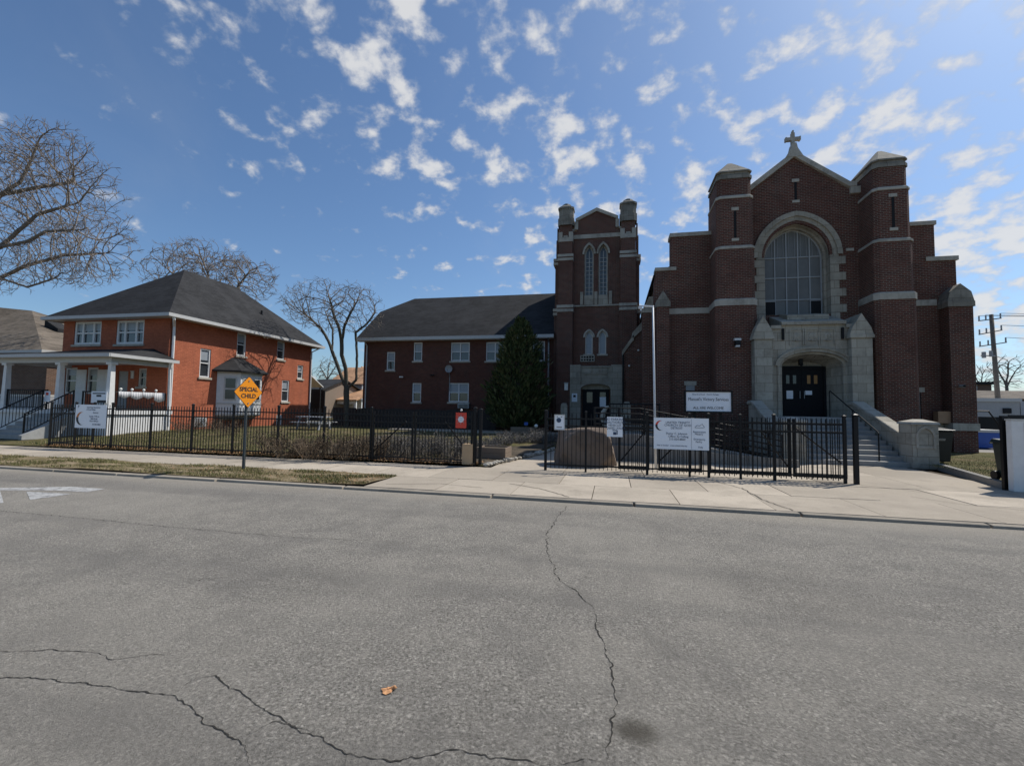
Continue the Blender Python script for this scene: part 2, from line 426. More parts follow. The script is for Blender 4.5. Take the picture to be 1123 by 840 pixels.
def window(parent, axis, c, a0, a1, z0, z1, cols=1, frame=WHT, fw=.06, recess=.09, sill=True, sillm=None, blind=.5, mid=True, sgn=None):
    """sash window set in a hole of a wall (see wall): window (frame) > pane, sill"""
    s = 1 if axis == 'y' else -1
    B = (lambda mb, p0, p1, d0, d1, q0, q1, mi=0: mb.box(p0, p1, *sorted((c+d0*s, c+d1*s)), q0, q1, mi)) if axis == 'y' else \
        (lambda mb, p0, p1, d0, d1, q0, q1, mi=0: mb.box(*sorted((c+d0*s, c+d1*s)), p0, p1, q0, q1, mi))
    fm = MB(); d0, d1 = recess-.05, recess+.03
    B(fm, a0, a1, d0, d1, z0, z0+fw); B(fm, a0, a1, d0, d1, z1-fw, z1)
    B(fm, a0, a0+fw, d0, d1, z0+fw, z1-fw); B(fm, a1-fw, a1, d0, d1, z0+fw, z1-fw)
    iw = (a1-a0-2*fw)
    xs = [a0+fw+iw*i/cols for i in range(cols+1)] if isinstance(cols, int) else [a0+fw+iw*k for k in cols]
    for x in xs[1:-1]: B(fm, x-fw*.5, x+fw*.5, d0+.003, d1, z0+fw, z1-fw)
    if mid: B(fm, a0+fw, a1-fw, d0+.018, d1, (z0+z1)/2-fw*.35, (z0+z1)/2+fw*.35)
    w = fm.build('window', frame, parent)
    pm = MB(); zm = (z0+z1)/2
    for i in range(len(xs)-1):
        l_, r_ = xs[i], xs[i+1]
        if mid:
            bl = zm if blind == .5 else z1-(z1-z0)*blind
            for q0, q1, mi in ((z0, bl, 0), (bl, z1, 1)):
                if q1-q0 > .01: B(pm, l_, r_, recess+(.012 if mi else .028), recess+.04, q0, q1, mi)
        else: B(pm, l_, r_, recess+.025, recess+.04, z0, z1, 0)
    pm.build('pane', [GLS, BLIND], w)
    if sill:
        sm = MB(); B(sm, a0-.08, a1+.08, -.07, recess-.052, z0-.11, z0)
        sm.build('sill', sillm or STNP, w)
    return w

# ================================================================== SETTING
def struct(mb, name, mats, **k): return tag(mb.build(name, mats, **k), kind='structure')
RZ0 = -.058                                                     # road level; pavement is z = 0
struct(MB().face([(-900,-900,-.3),(900,-900,-.3),(900,1600,-.3),(-900,1600,-.3)]), 'ground', TERR)
struct(MB().face([(-160,-14,RZ0),(160,-14,RZ0),(160,8.52,RZ0),(-160,8.52,RZ0)]), 'road', ASPH)
# kerb in cast lengths, a few of them chipped and sunk
k = MB(); x = -90.0; rk = random.Random(3)
while x < 70:
    l = 1.9+rk.random()*1.4; dz = rk.uniform(-.02, .006) if x > -6 else rk.uniform(-.012, .004); dy = rk.uniform(-.012, .012)
    k.hexa([(x,8.46+dy,-.2),(x+l-.02,8.46+dy,-.2),(x+l-.02,8.64,-.2),(x,8.64,-.2)],
           [(x+.01,8.50+dy,-.004+dz),(x+l-.03,8.50+dy,-.004+dz),(x+l-.03,8.64,-.002+dz*.3),(x+.01,8.64,-.002+dz*.3)])
    x += l
struct(k, 'kerb', KERB, bevel=.012)
# pavement slabs: walk strip along the fences, apron between kerb and walk right of the verge
sl = MB(); rs = random.Random(5); gap = .008
def slab(x0, x1, y0, y1, skew=0):
    a = rs.uniform(-.004, .004); b = rs.uniform(-.004, .004)
    sl.hexa([(x0+gap,y0+gap,-.12),(x1-gap,y0+gap,-.12),(x1-gap,y1-gap,-.12),(x0+gap,y1-gap,-.12)],
            [(x0+gap,y0+gap,a),(x1-gap,y0+gap,b),(x1-gap,y1-gap,b),(x0+gap,y1-gap,a)])
x = -70.9
while x < 45:
    slab(x, x+1.55, 10.2, 11.95 if x > -3.5 else 12.38)
    x += 1.55
x = -5.02
while x < 45:
    w = 1.55 if x < 2.6 else 1.62
    slab(x, x+w, 8.65, 10.2); x += w
# apron before the stairs and driveway mouth behind the fence line
x = -3.3
while x < 9.0:
    x1 = min(x+2.05, 9.3)
    slab(x, x1, 11.95, 14.2)
    slab(x, x1, 14.2, 16.8); x = x1
slab(9.3, 40, 11.95, 12.5)
for i in range(5): slab(-3.3+i*1.3, -3.3+(i+1)*1.3, 16.8, 19.6)
struct(sl, 'pavement', CONC)
struct(MB().face([(-71,8.64,-.035),(45,8.64,-.035),(45,12.4,-.035),(-71,12.4,-.035)])
       .face([(-3.4,12.4,-.035),(9.4,12.4,-.035),(9.4,19.8,-.035),(-3.4,19.8,-.035)]), 'pavement_bed', MULCH)
# planted strip between kerb and walk (left part)
vg = MB(); nx, ny = 60, 5; rv = random.Random(9)
def vz(x, y): return .004+.025*sin(x*1.3+y*2)*sin(x*.37)+.012
g = [[(-70+ (65.1)*i/nx + (0 if i < nx else -.118+.09*sin(y*7)*0), y, vz(-70+64.9*i/nx, y)) for j, y in enumerate([8.65+1.54*j/ny for j in range(ny+1)])] for i in range(nx+1)]
for i in range(nx):
    for j in range(ny): vg.face([g[i][j], g[i+1][j], g[i+1][j+1], g[i][j+1]])
struct(vg, 'verge', VERG, smooth=True)
# front yard behind the left fence, rising a little to the houses; its right edge follows the path
def yz(y): return .02+.23*max(0, min(1, (y-13.2)/5))
edge = [(-3.45,12.45),(-3.3,13.2),(-3.05,14.2),(-2.75,15.4),(-2.5,16.8),(-2.3,18.4),(-2.2,20),(-2.1,24),(-2.1,28.9)]
yd = MB()
for (xa, ya), (xb, yb) in zip(edge, edge[1:]):
    xs = [-70,-50,-40,-30,-24,-18,-12,-8,-5]
    ra = [(x,ya,yz(ya)+(.03*sin(x*.9+ya) if x>-40 else 0)) for x in xs]+[(xa,ya,yz(ya)*.3+.03)]
    rb = [(x,yb,yz(yb)+(.03*sin(x*.9+yb) if x>-40 else 0)) for x in xs]+[(xb,yb,yz(yb)*.3+.03)]
    for i in range(len(xs)): yd.face([ra[i], ra[i+1], rb[i+1], rb[i]])
yd.face([(-70,28.9,.25),(-2.1,28.9,.25),(-2.1,75,.25),(-70,75,.25)])
struct(yd, 'yard', LAWN, smooth=True)
bd = MB()
ed2 = [(-3.62,12.5),(-3.42,13.2),(-3.17,14.2),(-2.87,15.4),(-2.62,16.8),(-2.42,18.4),(-2.32,20)]
for (xa, ya), (xb, yb) in zip(ed2, ed2[1:]):
    bd.face([(-10.5,ya,yz(ya)+.05),(xa,ya,yz(ya)*.4+.055),(xb,yb,yz(yb)*.4+.055),(-10.5,yb,yz(yb)+.05)])
struct(bd, 'planting_bed', MULCH)
struct(MB().box(-13, -1.4, 25.0, 26.3, .1, .33).box(-2.05, 1.0, 19.6, 28.95, .02, .21), 'path', CONC)
# lawn right of the stairs, held by a low kerb
struct(MB().face([(9.96,17.0,.13),(9.0,13.0,.13),(30,13.0,.13),(30,22.6,.17),(9.96,22.6,.17)]), 'lawn', LAWN)
kb = MB()
kb.hexa([(9.86,16.82,-.05),(8.66,12.62,-.05),(8.82,12.62,-.05),(10.02,16.82,-.05)][::-1], [(9.86,16.82,.16),(8.66,12.62,.16),(8.82,12.62,.16),(10.02,16.82,.16)][::-1])
kb.box(8.82, 30, 12.62, 12.78, -.05, .16)
tag(kb.build('garden_kerb', CONCG, bevel=.012), 'low concrete kerb edging the small lawn right of the church stairs', 'kerb')
struct(MB().box(1.6, 30, 22.6, 60, -.2, .16).face([(14.6,22.55,.165),(40,22.55,.165),(40,60,.165),(14.6,60,.165)]), 'church_ground', CONCG)
# painted arrow on the road
mk = MB(); z = RZ0+.004
mk.face([tuple(RZ(u, v, z)) for u, v in ((115,536),(78,533.6),(0,535),(-60,538),(-60,541),(0,537.4),(60,537.6),(95,539.4))])
mk.face([tuple(RZ(u, v, z)) for u, v in ((29,538.8),(79,541.4),(33,548))])
mk.face([tuple(RZ(u, v, z)) for u, v in ((-60,541.5),(0,537.8),(4,551),(-40,556))])
ROADP, nt, b = newmat('worn road paint')
c = ramp(nt, noise(nt, pos(nt), 9, 7, .75), (.38, (.15, .145, .14)), (.55, (.40, .395, .38)))
L(nt, c, b.inputs['Base Color']); b.inputs['Roughness'].default_value = .8
struct(mk, 'road_marking', ROADP)
# cracks: thin dark jagged strips opened in the asphalt
ck = MB(); rc = random.Random(21)
def crack(pts, w0, w1, jag=.03, split=7):
    P = [RZ(u, v, RZ0+.003) for u, v in pts]; Q = []; tot = sum((b2-a).length for a, b2 in zip(P, P[1:])); s0 = rc.random()*50; run = 0
    for a, b2 in zip(P, P[1:]):
        st = .018 if tot < 5 else .03; n = max(2, min(140, int((b2-a).length/st))); t = (b2-a); nn = Vector((-t.y, t.x, 0)).normalized()
        for i in range(n):
            r = run+t.length*i/n
            off = jag*(1.1*MN.noise(Vector((r*6, s0, 0)))+.8*MN.noise(Vector((r*17, s0, 3)))+.6*MN.noise(Vector((r*38, s0, 7))))
            Q.append(a+t*(i/n)+nn*off)
        run += t.length
    Q.append(P[-1]); m = len(Q)
    ws = [max(.0028, (w0+(w1-w0)*i/m)*(.7+1.3*MN.noise(Vector((i*.4, s0, 1)))+.8*MN.noise(Vector((i*.09, s0, 5))))) for i in range(m)]
    ws = [w_*min(1, (i+1)/14, (m-i)/14) for i, w_ in enumerate(ws)]
    for i in range(m-1):
        t = Q[i+1]-Q[i]
        if t.length < 1e-5: continue
        nn = Vector((-t.y, t.x, 0)).normalized()
        ck.face([Q[i]-nn*ws[i]/2, Q[i+1]-nn*ws[i+1]/2, Q[i+1]+nn*ws[i+1]/2, Q[i]+nn*ws[i]/2])
crack([(623,554),(611,567),(600,585),(600,604),(613,634),(640,655),(652,668)], .011, .010, .03)
crack([(651,668),(655,690),(664,708),(669,728),(672,748),(676,770),(673,790),(668,815),(668,839)], .006, .009, .02)
crack([(-60,741),(0,743),(50,744),(100,750),(150,757),(190,764),(215,784),(240,797),(262,812),(278,845)], .006, .009, .022)
crack([(262,812),(300,790),(345,805),(380,826),(430,834),(500,822),(560,832),(620,841)], .006, .008, .022)
crack([(186,763),(215,743),(235,741),(262,758),(300,783),(345,805)], .007, .008, .02)
crack([(380,826),(376,845)], .008, .008, .01)
crack([(600,838),(640,832),(668,836)], .008, .006, .012)
crack([(-60,716),(0,714),(60,712),(105,714),(124,722),(170,717),(210,718)], .006, .004, .015)
crack([(205,641),(225,634),(237,635)], .02, .01, .02)
crack([(-60,556),(0,560),(100,569),(200,579),(320,589),(440,594)], .012, .006, .03)
for u, v in ((672,748),(664,708),(150,757),(240,797),(345,805),(430,834),(600,590),(640,655),(300,783),(124,722)):
    a = rc.uniform(0, 2*pi); crack([(u,v),(u+cos(a)*14,v+sin(a)*6),(u+cos(a+.5)*30,v+sin(a+.5)*13)], .004, .002, .02)
struct(ck, 'road_crack', plain('dark crack matte', (.04, .037, .033), 1, spec=.1))  # one even dark matte colour on the crack strips
cs = MB(); _c = ck; ck = cs
def pcrack(p, w):
    n = len(p)
    for (a, b2) in zip(p, p[1:]):
        a, b2 = Vector((*a, .006)), Vector((*b2, .006)); m = 8; Q = [a.lerp(b2, i/m)+Vector((rc.gauss(0, .012), rc.gauss(0, .012), 0)) for i in range(m+1)]
        for q0, q1 in zip(Q, Q[1:]):
            t = q1-q0; nn = Vector((-t.y, t.x, 0)).normalized()*w*.5; cs.face([q0-nn, q1-nn, q1+nn, q0+nn])
pcrack([(2.2,12.2),(2.75,10.9),(2.8,9.6),(3.0,8.7)], .018); pcrack([(-2.2,9.9),(-1.4,9.4),(-.8,8.75)], .02); pcrack([(5.9,10.9),(6.4,10.2),(7.2,9.9)], .012)
pcrack([(-4.7,9.0),(-3.6,9.4),(-2.6,9.2)], .015); pcrack([(5.3,12.6),(6.6,11.5)], .012)
struct(cs, 'pavement_crack', MATS['dark crack matte'])

# ================================================================== HELPERS FOR BUILDINGS
def text_dash(*a): pass
def downspout(parent, pts, r=.05, mat=TRIM): return MB().tube(pts, r, 6).build('downspout', mat, parent)

# ================================================================== CHURCH
YG, YT, YP = 22.6, 21.4, 20.8
ch = thing('church', 'tall dark brick church with twin square turrets, stone cross and arched window', 'church', (8.2, YG, 0))
# gable wall with the deep arched opening
WX, WHW, WZ0, WZS, WR = 8.13, 1.32, 6.08, 8.74, 1.52
hole = arch(WX, WHW+.02, WZ0, WZS, WR+.02)
door_hole = rect(6.9, 9.4, .2, 4.3)
gw = MB()
wall(gw, 'y', YG, [(5.7,.16),(10.95,.16),(10.95,11.62),(10.4,11.62),(8.08,13.35),(5.95,11.72),(5.7,11.72)], [hole, door_hole], depth=.9)
gw.build('gable_wall', BRK, ch)
# stone surround of the window: three stepped rings, quoined jambs, deep reveal
sr = MB()
arch_ring(sr, WX, (WHW+.30, WR+.34), (WHW+.50, WR+.56), WZS, WZS, YG-.10, YG+.05)
arch_ring(sr, WX, (WHW+.13, WR+.15), (WHW+.30, WR+.34), WZS, WZS, YG-.03, YG+.05)
arch_ring(sr, WX, (WHW, WR), (WHW+.13, WR+.15), WZ0, WZS, YG+.12, YG+.62)
arch_ring(sr, WX, (WHW-.10, WR-.10), (WHW, WR), WZ0, WZS, YG+.35, YG+.62)
for s in (-1, 1):
    z = WZ0-.3; i = 0
    while z < WZS-.02:
        h = min(.36, WZS-z); w = .62 if i % 2 else .36
        xa, xb = sorted((WX+s*(WHW+.01), WX+s*(WHW+w))); sr.box(xa, xb, YG-.035, YG+.5, z, z+h-.008); z += h; i += 1
sr.box(WX-1.2, WX+1.2, YG+.1, YG+.62, WZ0-.12, WZ0+.02)
sr.build('stone_surround', STN, ch)
wf = MB(); gy = YG+.58; n = 5; gw_ = 2*(WHW-.1)
for i in range(1, n):
    x = WX-WHW+.1+gw_*i/n; wf.box(x-.022, x+.022, gy-.03, gy+.03, WZ0, arch_top(WX, WHW-.1, WZS, WR-.1, x)-.01)
for z in (6.88, 7.92, 8.87):
    wf.box(WX-WHW+.1, WX+WHW-.1, gy-.034, gy+.034, z-.022, z+.022)
for i in range(2*n):                                            # finer leading in the head
    x = WX-WHW+.1+gw_*(i+.5)/(2*n)
    if i % 1 == 0: wf.box(x-.006, x+.006, gy-.012, gy+.012, 8.89, arch_top(WX, WHW-.1, WZS, WR-.1, x)-.01)
arch_ring(wf, WX, (WHW-.15, WR-.15), (WHW-.10, WR-.10), WZ0, WZS, gy-.04, gy+.03)
aw = wf.build('arched_window', plain('pale lead', (.36, .37, .37), .6), ch)
pn = MB(); o_ = [(x, gy+.015, z) for x, z in arch(WX, WHW-.1, WZ0, WZS, WR-.1)]
fl, tr = tess([[(p[0], p[2]) for p in o_]])
for t in tr: pn.face([(fl[i][0], gy+.015, fl[i][1]) for i in t])
pn.build('pane', GLC, aw)
for xa in (WX-WHW+.16, WX+WHW-.16-.42):                       # the two small open vents at the bottom corners
    vt = MB().box(xa, xa+.42, gy-.045, gy-.036, WZ0+.1, WZ0+.72, 1).box(xa-.03, xa+.45, gy-.06, gy-.046, WZ0+.06, WZ0+.1).box(xa-.03, xa+.45, gy-.06, gy-.046, WZ0+.72, WZ0+.76).box(xa-.03, xa, gy-.06, gy-.046, WZ0+.1, WZ0+.72).box(xa+.42, xa+.45, gy-.06, gy-.046, WZ0+.1, WZ0+.72)
    vt.build('vent_sash', [GREYP, DRK], aw)
MB().box(5.95, 6.2, YG-.05, YG-.002, 8.86, 8.98).build('stone_band', STNP, ch); MB().box(10.1, 10.4, YG-.05, YG-.002, 8.86, 8.98).build('stone_band', STNP, ch)
# gable coping, kneelers, cross
gc = MB(); y0, y1 = YG-.14, YG+.35
gc.prism([(5.95,11.72),(8.08,13.35),(8.08,13.62),(5.95,11.98)], 'y', y0, y1)
gc.prism([(8.08,13.35),(10.25,11.75),(10.55,11.75),(10.55,11.96),(10.28,11.98),(8.08,13.62)], 'y', y0, y1)
gc.box(10.3, 10.75, y0+.02, y1, 11.44, 11.74)
gc.prism([(7.72,13.33),(8.44,13.33),(8.22,13.72),(8.16,13.98),(8.0,13.98),(7.94,13.72)], 'y', y0-.02, y1-.1)
gc.build('gable_coping', STNP, ch)
cr = MB(); zc = 14.0; cyy = YG+.1
cr.box(8.02, 8.16, cyy-.08, cyy+.08, 13.97, 14.56).box(7.82, 8.02, cyy-.08, cyy+.08, 14.2, 14.35).box(8.16, 8.36, cyy-.08, cyy+.08, 14.2, 14.35)
for (xx, zz) in ((7.8,14.275),(8.38,14.275),(8.09,14.58)): cr.box(xx-.03, xx+.03, cyy-.09, cyy+.09, zz-.09, zz+.09)
cr.build('cross', STNP, ch)
def slit(parent, x, y, z0, z1, w=.1):
    m = MB().box(x-w/2, x+w/2, y-.012, y+.02, z0, z1, 1).box(x-.15, x+.15, y-.03, y+.02, z1, z1+.14).box(x-.15, x+.15, y-.03, y+.02, z0-.12, z0)
    return m.build('slit_window', [STNP, DRK], parent)
slit(ch, 8.14, YG, 11.35, 12.2)
# turrets
def chamf(x0, x1, y0, y1, c=.16): return [(x0+c,y0),(x1-c,y0),(x1,y0+c),(x1,y1),(x0,y1),(x0,y0+c)]
def turret(x0, x1, zb, bands, ztop, apex, slits):
    t = MB(); lv = [zb]+[b for b in bands]+[ztop]; nst = len(lv)-1
    for i in range(nst):
        e = .045*(nst-1-i)
        q = chamf(x0-e, x1+e, YT-e, YG+.6)
        t.hexa([(x, y, lv[i]) for x, y in q], [(x, y, lv[i+1]) for x, y in q])
    tb = t.build('turret', BRK, ch)
    for i, z in enumerate(bands):
        m = MB(); e = .045*(nst-1-i)+.03; th = .27 if i == 0 else .10
        q0 = chamf(x0-e, x1+e, YT-e, YG+.55); q1 = chamf(x0-e+.035, x1+e-.035, YT-e+.035, YG+.55)
        m.hexa([(x, y, z-th) for x, y in q0], [(x, y, z-.012) for x, y in q0]); m.hexa([(x, y, z-.012) for x, y in q0], [(x, y, z+.04) for x, y in q1])
        m.build('stone_band', STNP, tb)
    c = MB(); e = .04; q = chamf(x0-e, x1+e, YT-e, YG+.64)
    q2 = chamf(x0+.02, x1-.02, YT+.02, YG+.58)
    c.hexa([(x, y, ztop) for x, y in q], [(x, y, ztop+.14) for x, y in q])
    c.hexa([(x, y, ztop+.14) for x, y in q2], [(x, y, ztop+.30) for x, y in q2])
    c.hexa([(x, y, ztop+.30) for x, y in q], [(x, y, ztop+.36) for x, y in q])
    cx_, cy_ = (x0+x1)/2, (YT+YG+.6)/2
    c.hexa([(x, y, ztop+.36) for x, y in q], [(cx_+(x-cx_)*.13, cy_+(y-cy_)*.13, apex+.02) for x, y in q])
    c.build('turret_cap', STND, tb)
    for z0_, z1_ in slits: slit(tb, (x0+x1)/2, YT-.045, z0_, z1_)
    return tb
zb = [RY(806, 329, YT).z, RY(808, 271, YT).z, RY(806, 215.5, YT).z]
turret(4.56, 5.97, .16, zb, RY(805, 196, YT).z, 13.12, [(9.3, 10.55)])
zb = [RY(983, 321.8, YT).z, RY(980, 263, YT).z, RY(977, 206, YT).z]
turret(10.69, 11.92, .16, zb, RY(977, 183, YT).z, 13.05, [(9.35, 10.65)])
# stepped wing walls either side
lw = MB(); lw.prism([(1.95,.16),(4.7,.16),(4.7,9.98),(2.72,9.98),(2.72,8.36),(2.05,8.36),(1.95,7.9)], 'y', YG, YG+.7)
w1 = lw.build('wing_wall', BRK, ch)
zl = [RY(757, v, YG-.03).z for v in (337.8, 344)]
MB().box(2.66, 4.75, YG-.06, YG+.75, 9.98, 10.16).build('coping', STNP, w1); MB().box(1.98, 2.95, YG-.06, YG+.75, 8.36, 8.52).build('coping', STNP, w1)
MB().box(2.62, 4.52, YG-.035, YG+.1, zl[1], zl[0]).build('stone_band', STNP, w1)
rw = MB(); wall(rw, 'y', YG, [(11.6,.16),(14.2,.16),(14.2,8.24),(13.46,8.24),(13.46,9.82),(11.6,9.82)], [rect(12.32,12.78,1.38,2.62)], depth=.2)
rw.box(11.6, 13.46, YG+.25, YG+.7, 2.7, 9.82).box(13.46, 14.2, YG+.25, YG+.7, .2, 8.24).box(13.44, 13.462, YG+.003, YG+.7, 8.3, 9.82).box(14.18, 14.202, YG+.003, YG+.7, .2, 8.24)
w2 = rw.build('wing_wall', BRK, ch)
zr = [RY(1018, v, YG-.03).z for v in (328.8, 335.2)]
MB().box(11.5, 13.52, YG-.06, YG+.75, 9.82, 9.99).build('coping', STNP, w2); MB().box(13.1, 14.28, YG-.06, YG+.75, 8.24, 8.42).build('coping', STNP, w2)
MB().box(11.95, 13.45, YG-.035, YG+.1, zr[1], zr[0]).build('stone_band', STNP, w2)
window(w2, 'y', YG, 12.32, 12.78, 1.38, 2.62, 1, frame=GREYP, fw=.04, recess=.12, sill=False, mid=False)
MB().box(12.2, 12.9, YG-.03, YG+.1, 2.62, 2.82).build('lintel', STNP, w2)
MB().prism([(11.98,.9),(13.45,.9),(13.45,1.33),(11.98,1.33)], 'y', YG-.16, YG-.003).build('water_table', STNP, w2)
wl = RY(757, 424, YG)
MB().box(wl.x-.27, wl.x+.27, YG-.03, YG-.003, wl.z+.06, wl.z+.25).box(wl.x-.19, wl.x+.19, YG-.008, YG+.002, wl.z-.8, wl.z+.06, 1).build('basement_window', [STNP, MATS['grey paint']], w1)
# buttresses with gabled caps
def buttress(x0, x1, y0, ztop, apex, zwt=None, sh=.62):
    m = MB().box(x0, x1, y0, YG-.002, .1, ztop); bo = m.build('buttress', BRK, ch)
    c = MB(); xm = (x0+x1)/2; e = .05
    c.box(x0-e, x1+e, y0-e, YG-.004, ztop, ztop+.22)
    c.prism([(x0-e,ztop+.22),(x1+e,ztop+.22),(x1+e-(.1 if sh > .3 else .01),ztop+sh),(xm,apex),(x0-e+(.1 if sh > .3 else .01),ztop+sh)], 'y', y0-e+.03, YG-.004)
    c.build('buttress_cap', STND, bo)
    if zwt:
        MB().box(x0-.04, x1+.04, y0-.06, YG-.01, zwt-.3, zwt).build('water_table', STNP, bo)
    return bo
buttress(13.52, 14.36, 22.0, 6.12, 7.08, 1.35)
buttress(2.02, 2.58, 22.15, 6.52, 7.3, None, .24)
# side wall of the nave, roof and the side buttress seen between church and tower
nv = MB(); nv.box(2.15, 2.35, YG+.7, 47, .1, 8.2).box(13.9, 14.1, YG+.7, 47, .1, 8.2).box(2.35, 13.9, 46.8, 47, .1, 8.2)
nv.build('nave_wall', BRK, ch)
MB().prism([(1.95,8.2),(8.08,11.4),(14.3,8.2),(14.3,8.35),(8.08,11.65),(1.95,8.35)], 'y', YG+.62, 47.3).build('roof', SHG, ch)
sb = MB().box(1.45, 2.149, 23.3, 24.0, .1, 6.5); sbo = sb.build('buttress', BRK, ch)
MB().box(1.4, 2.148, 23.25, 24.05, 6.5, 6.72).prism([(1.5,6.72),(2.14,6.72),(2.14,7.3),(1.75,7.3)], 'y', 23.3, 24.0).build('buttress_cap', STN, sbo)
# portal block
YPF = 21.15
pb = MB(); AX, AHW, AZS, AR = 8.16, 1.27, 3.64, .58
op = arch(AX, AHW, 1.5, AZS, AR)
pb_out = [(6.5,.16),(9.75,.16),(9.75,5.35),(6.5,5.35)]
wall(pb, 'y', YPF, pb_out, [op], depth=.02)
pb.box(6.2, 6.52, YPF+.003, YG-.003, .16, 5.35).box(9.73, 9.95, YPF+.003, YG-.003, .16, 5.35)
pb.box(6.52, 9.73, YPF+.05, YG+.1, 4.45, 5.34)
# splayed jambs and soffit
inn = arch(AX, AHW-.36, 1.5, AZS-.02, AR-.28); 
for a, b2, c2, d2 in zip(op, op[1:], inn[1:], inn): pb.face([(a[0],YPF+.02,a[1]),(b2[0],YPF+.02,b2[1]),(c2[0],YPF+1.25,c2[1]),(d2[0],YPF+1.25,d2[1])])
arch_ring(pb, AX, (AHW, AR), (AHW+.10, AR+.11), 1.5, AZS, YPF-.045, YPF+.02)
arch_ring(pb, AX, (AHW-.12, AR-.09), (AHW, AR), 1.5, AZS, YPF+.12, YPF+.3)
arch_ring(pb, AX, (AHW+.10, AR+.11), (AHW+.19, AR+.2), AZS, AZS, YPF-.09, YPF-.002)
pb.face([(AX-1.3,YPF+1.25,AZS-.1),(AX+1.3,YPF+1.25,AZS-.1),(AX+1.3,YPF+1.25,4.4),(AX-1.3,YPF+1.25,4.4)])
# weathered slope under the window, panels
pt = pb.build('portal', STN, ch)
ws = MB().prism([(YPF-.14,5.35),(YPF-.14,5.47),(YG-.05,5.98),(YG-.02,5.98),(YG-.02,5.35)], 'x', 6.95, 9.35)
ws.prism([(YPF-.1,5.2),(YPF-.1,5.34),(YG-.02,5.34),(YG-.02,5.2)], 'x', 6.55, 6.94).prism([(YPF-.1,5.2),(YPF-.1,5.34),(YG-.02,5.34),(YG-.02,5.2)], 'x', 9.36, 9.72)
ws.prism([(YPF+.4,5.66),(YPF+.4,5.86),(YG-.03,6.1),(YG-.03,5.66)], 'x', 7.35, 8.95)
ws.build('weathering', STN, pt)
for i, xx in enumerate((7.55, 8.13, 8.71)):
    cp = MB(); w = .25; y = YPF-.003
    cp.box(xx-w-.03, xx-w+.02, y-.035, y, 4.5, 5.18).box(xx+w-.02, xx+w+.03, y-.035, y, 4.5, 5.18).box(xx-w+.021, xx+w-.021, y-.035, y, 5.13, 5.18)
    cp.ball((xx, y, 4.86), .15, 0, 10, 6, (1, .25, 1)); cp.box(xx-.05, xx+.05, y-.06, y-.02, 4.66, 4.72).ball((xx-.1, y, 4.72), .06, 0, 8, 5, (1, .4, 1)).ball((xx+.1, y, 4.72), .06, 0, 8, 5, (1, .4, 1))
    cp.build('carved_panel', STN, pt)
[MB().box(xx, xx+.08, YPF-.10, YPF-.002, 4.72, 5.2).build('corbel', DRK, pt) for xx in (6.98, 9.2)]
for x0, x1 in ((5.83, 6.52), (9.42, 10.16)):
    pm = MB().box(x0, x1, YP, YPF+.9, .16, 4.72); po = pm.build('portal_pier', STN, pt)
    xm = (x0+x1)/2
    c = MB().hexa([(x0-.06,YP-.06,4.72),(x1+.06,YP-.06,4.72),(x1+.06,YG-.01,4.72),(x0-.06,YG-.01,4.72)], [(x0-.06,YP-.06,4.84),(x1+.06,YP-.06,4.84),(x1+.06,YG-.01,4.84),(x0-.06,YG-.01,4.84)])
    c.prism([(x0-.05,4.84),(x1+.05,4.84),(x1-.04,5.15),(xm,5.72),(x0+.04,5.15)], 'y', YP-.02, YG-.012)
    c.build('pier_cap', STN, po)
# doors, recessed
YD = YPF+1.18
for s, (x0, x1) in enumerate(((7.30, 8.125), (8.135, 8.98))):
    dm = MB().box(x0, x1, YD, YD+.06, 1.52, 3.6)
    for zz in (1.7, 2.35): dm.box(x0+.12, x1-.12, YD-.015, YD-.001, zz, zz+.5)
    d = dm.build('door', DOORB, ch)
    for q in range(2):
        xx = x0+.22+q*.27; MB().box(xx, xx+.13, YD-.012, YD-.0005, 2.95, 3.32).build('door_light', LAMPY if s else GLS, d)
    MB().tube([(x1-.08 if s == 0 else x0+.08, YD-.07, 2.3), (x1-.08 if s == 0 else x0+.08, YD-.07, 2.62)], .015, 6).build('handle', STEEL, d)
MB().box(7.20, 7.30, YD-.05, YD+.1, 1.5, 3.7).box(8.98, 9.08, YD-.05, YD+.1, 1.5, 3.7).box(7.3, 8.98, YD-.05, YD+.1, 3.6, 3.72).build('door_frame', DOORB, ch)
tag(MB().box(7.52, 7.78, YD-.03, YD-.02, 2.28, 2.64).build('paper_notice', SIGNW), 'upright white paper notice taped to the left church door', 'notice')
tag(MB().box(8.27, 8.53, YD-.03, YD-.02, 2.46, 2.64).build('paper_notice', SIGNW), 'small square white paper notice taped to the right church door', 'notice')
cl = RY(878, 400, YPF+.9)
cl_ = thing('ceiling_lamp', 'small dark lamp hanging over the black church double doors', 'lamp', cl)
MB().box(cl.x-.07, cl.x+.07, cl.y-.07, cl.y+.07, cl.z-.02, cl.z+.30).build('bracket', BLK, cl_)
MB().ball((cl.x, cl.y-.1, cl.z), .07).build('lens', DRK, cl_)
# flood lamps on the left turret
fl_ = RY(808, 376, YT-.14)
t = thing('floodlight', 'white twin floodlight fixed on the left church turret', 'lamp', fl_)
MB().box(fl_.x-.13, fl_.x+.13, YT-.35, YT-.14, fl_.z+.08, fl_.z+.17).build('housing', WHT, t)
MB().box(fl_.x-.1, fl_.x+.1, YT-.38, YT-.14, fl_.z-.12, fl_.z+.06, 0).build('lens', BLK, t)
MB().box(fl_.x-.07, fl_.x+.07, YT-.36, YT-.14, fl_.z-.2, fl_.z-.13).build('sensor', WHT, t)

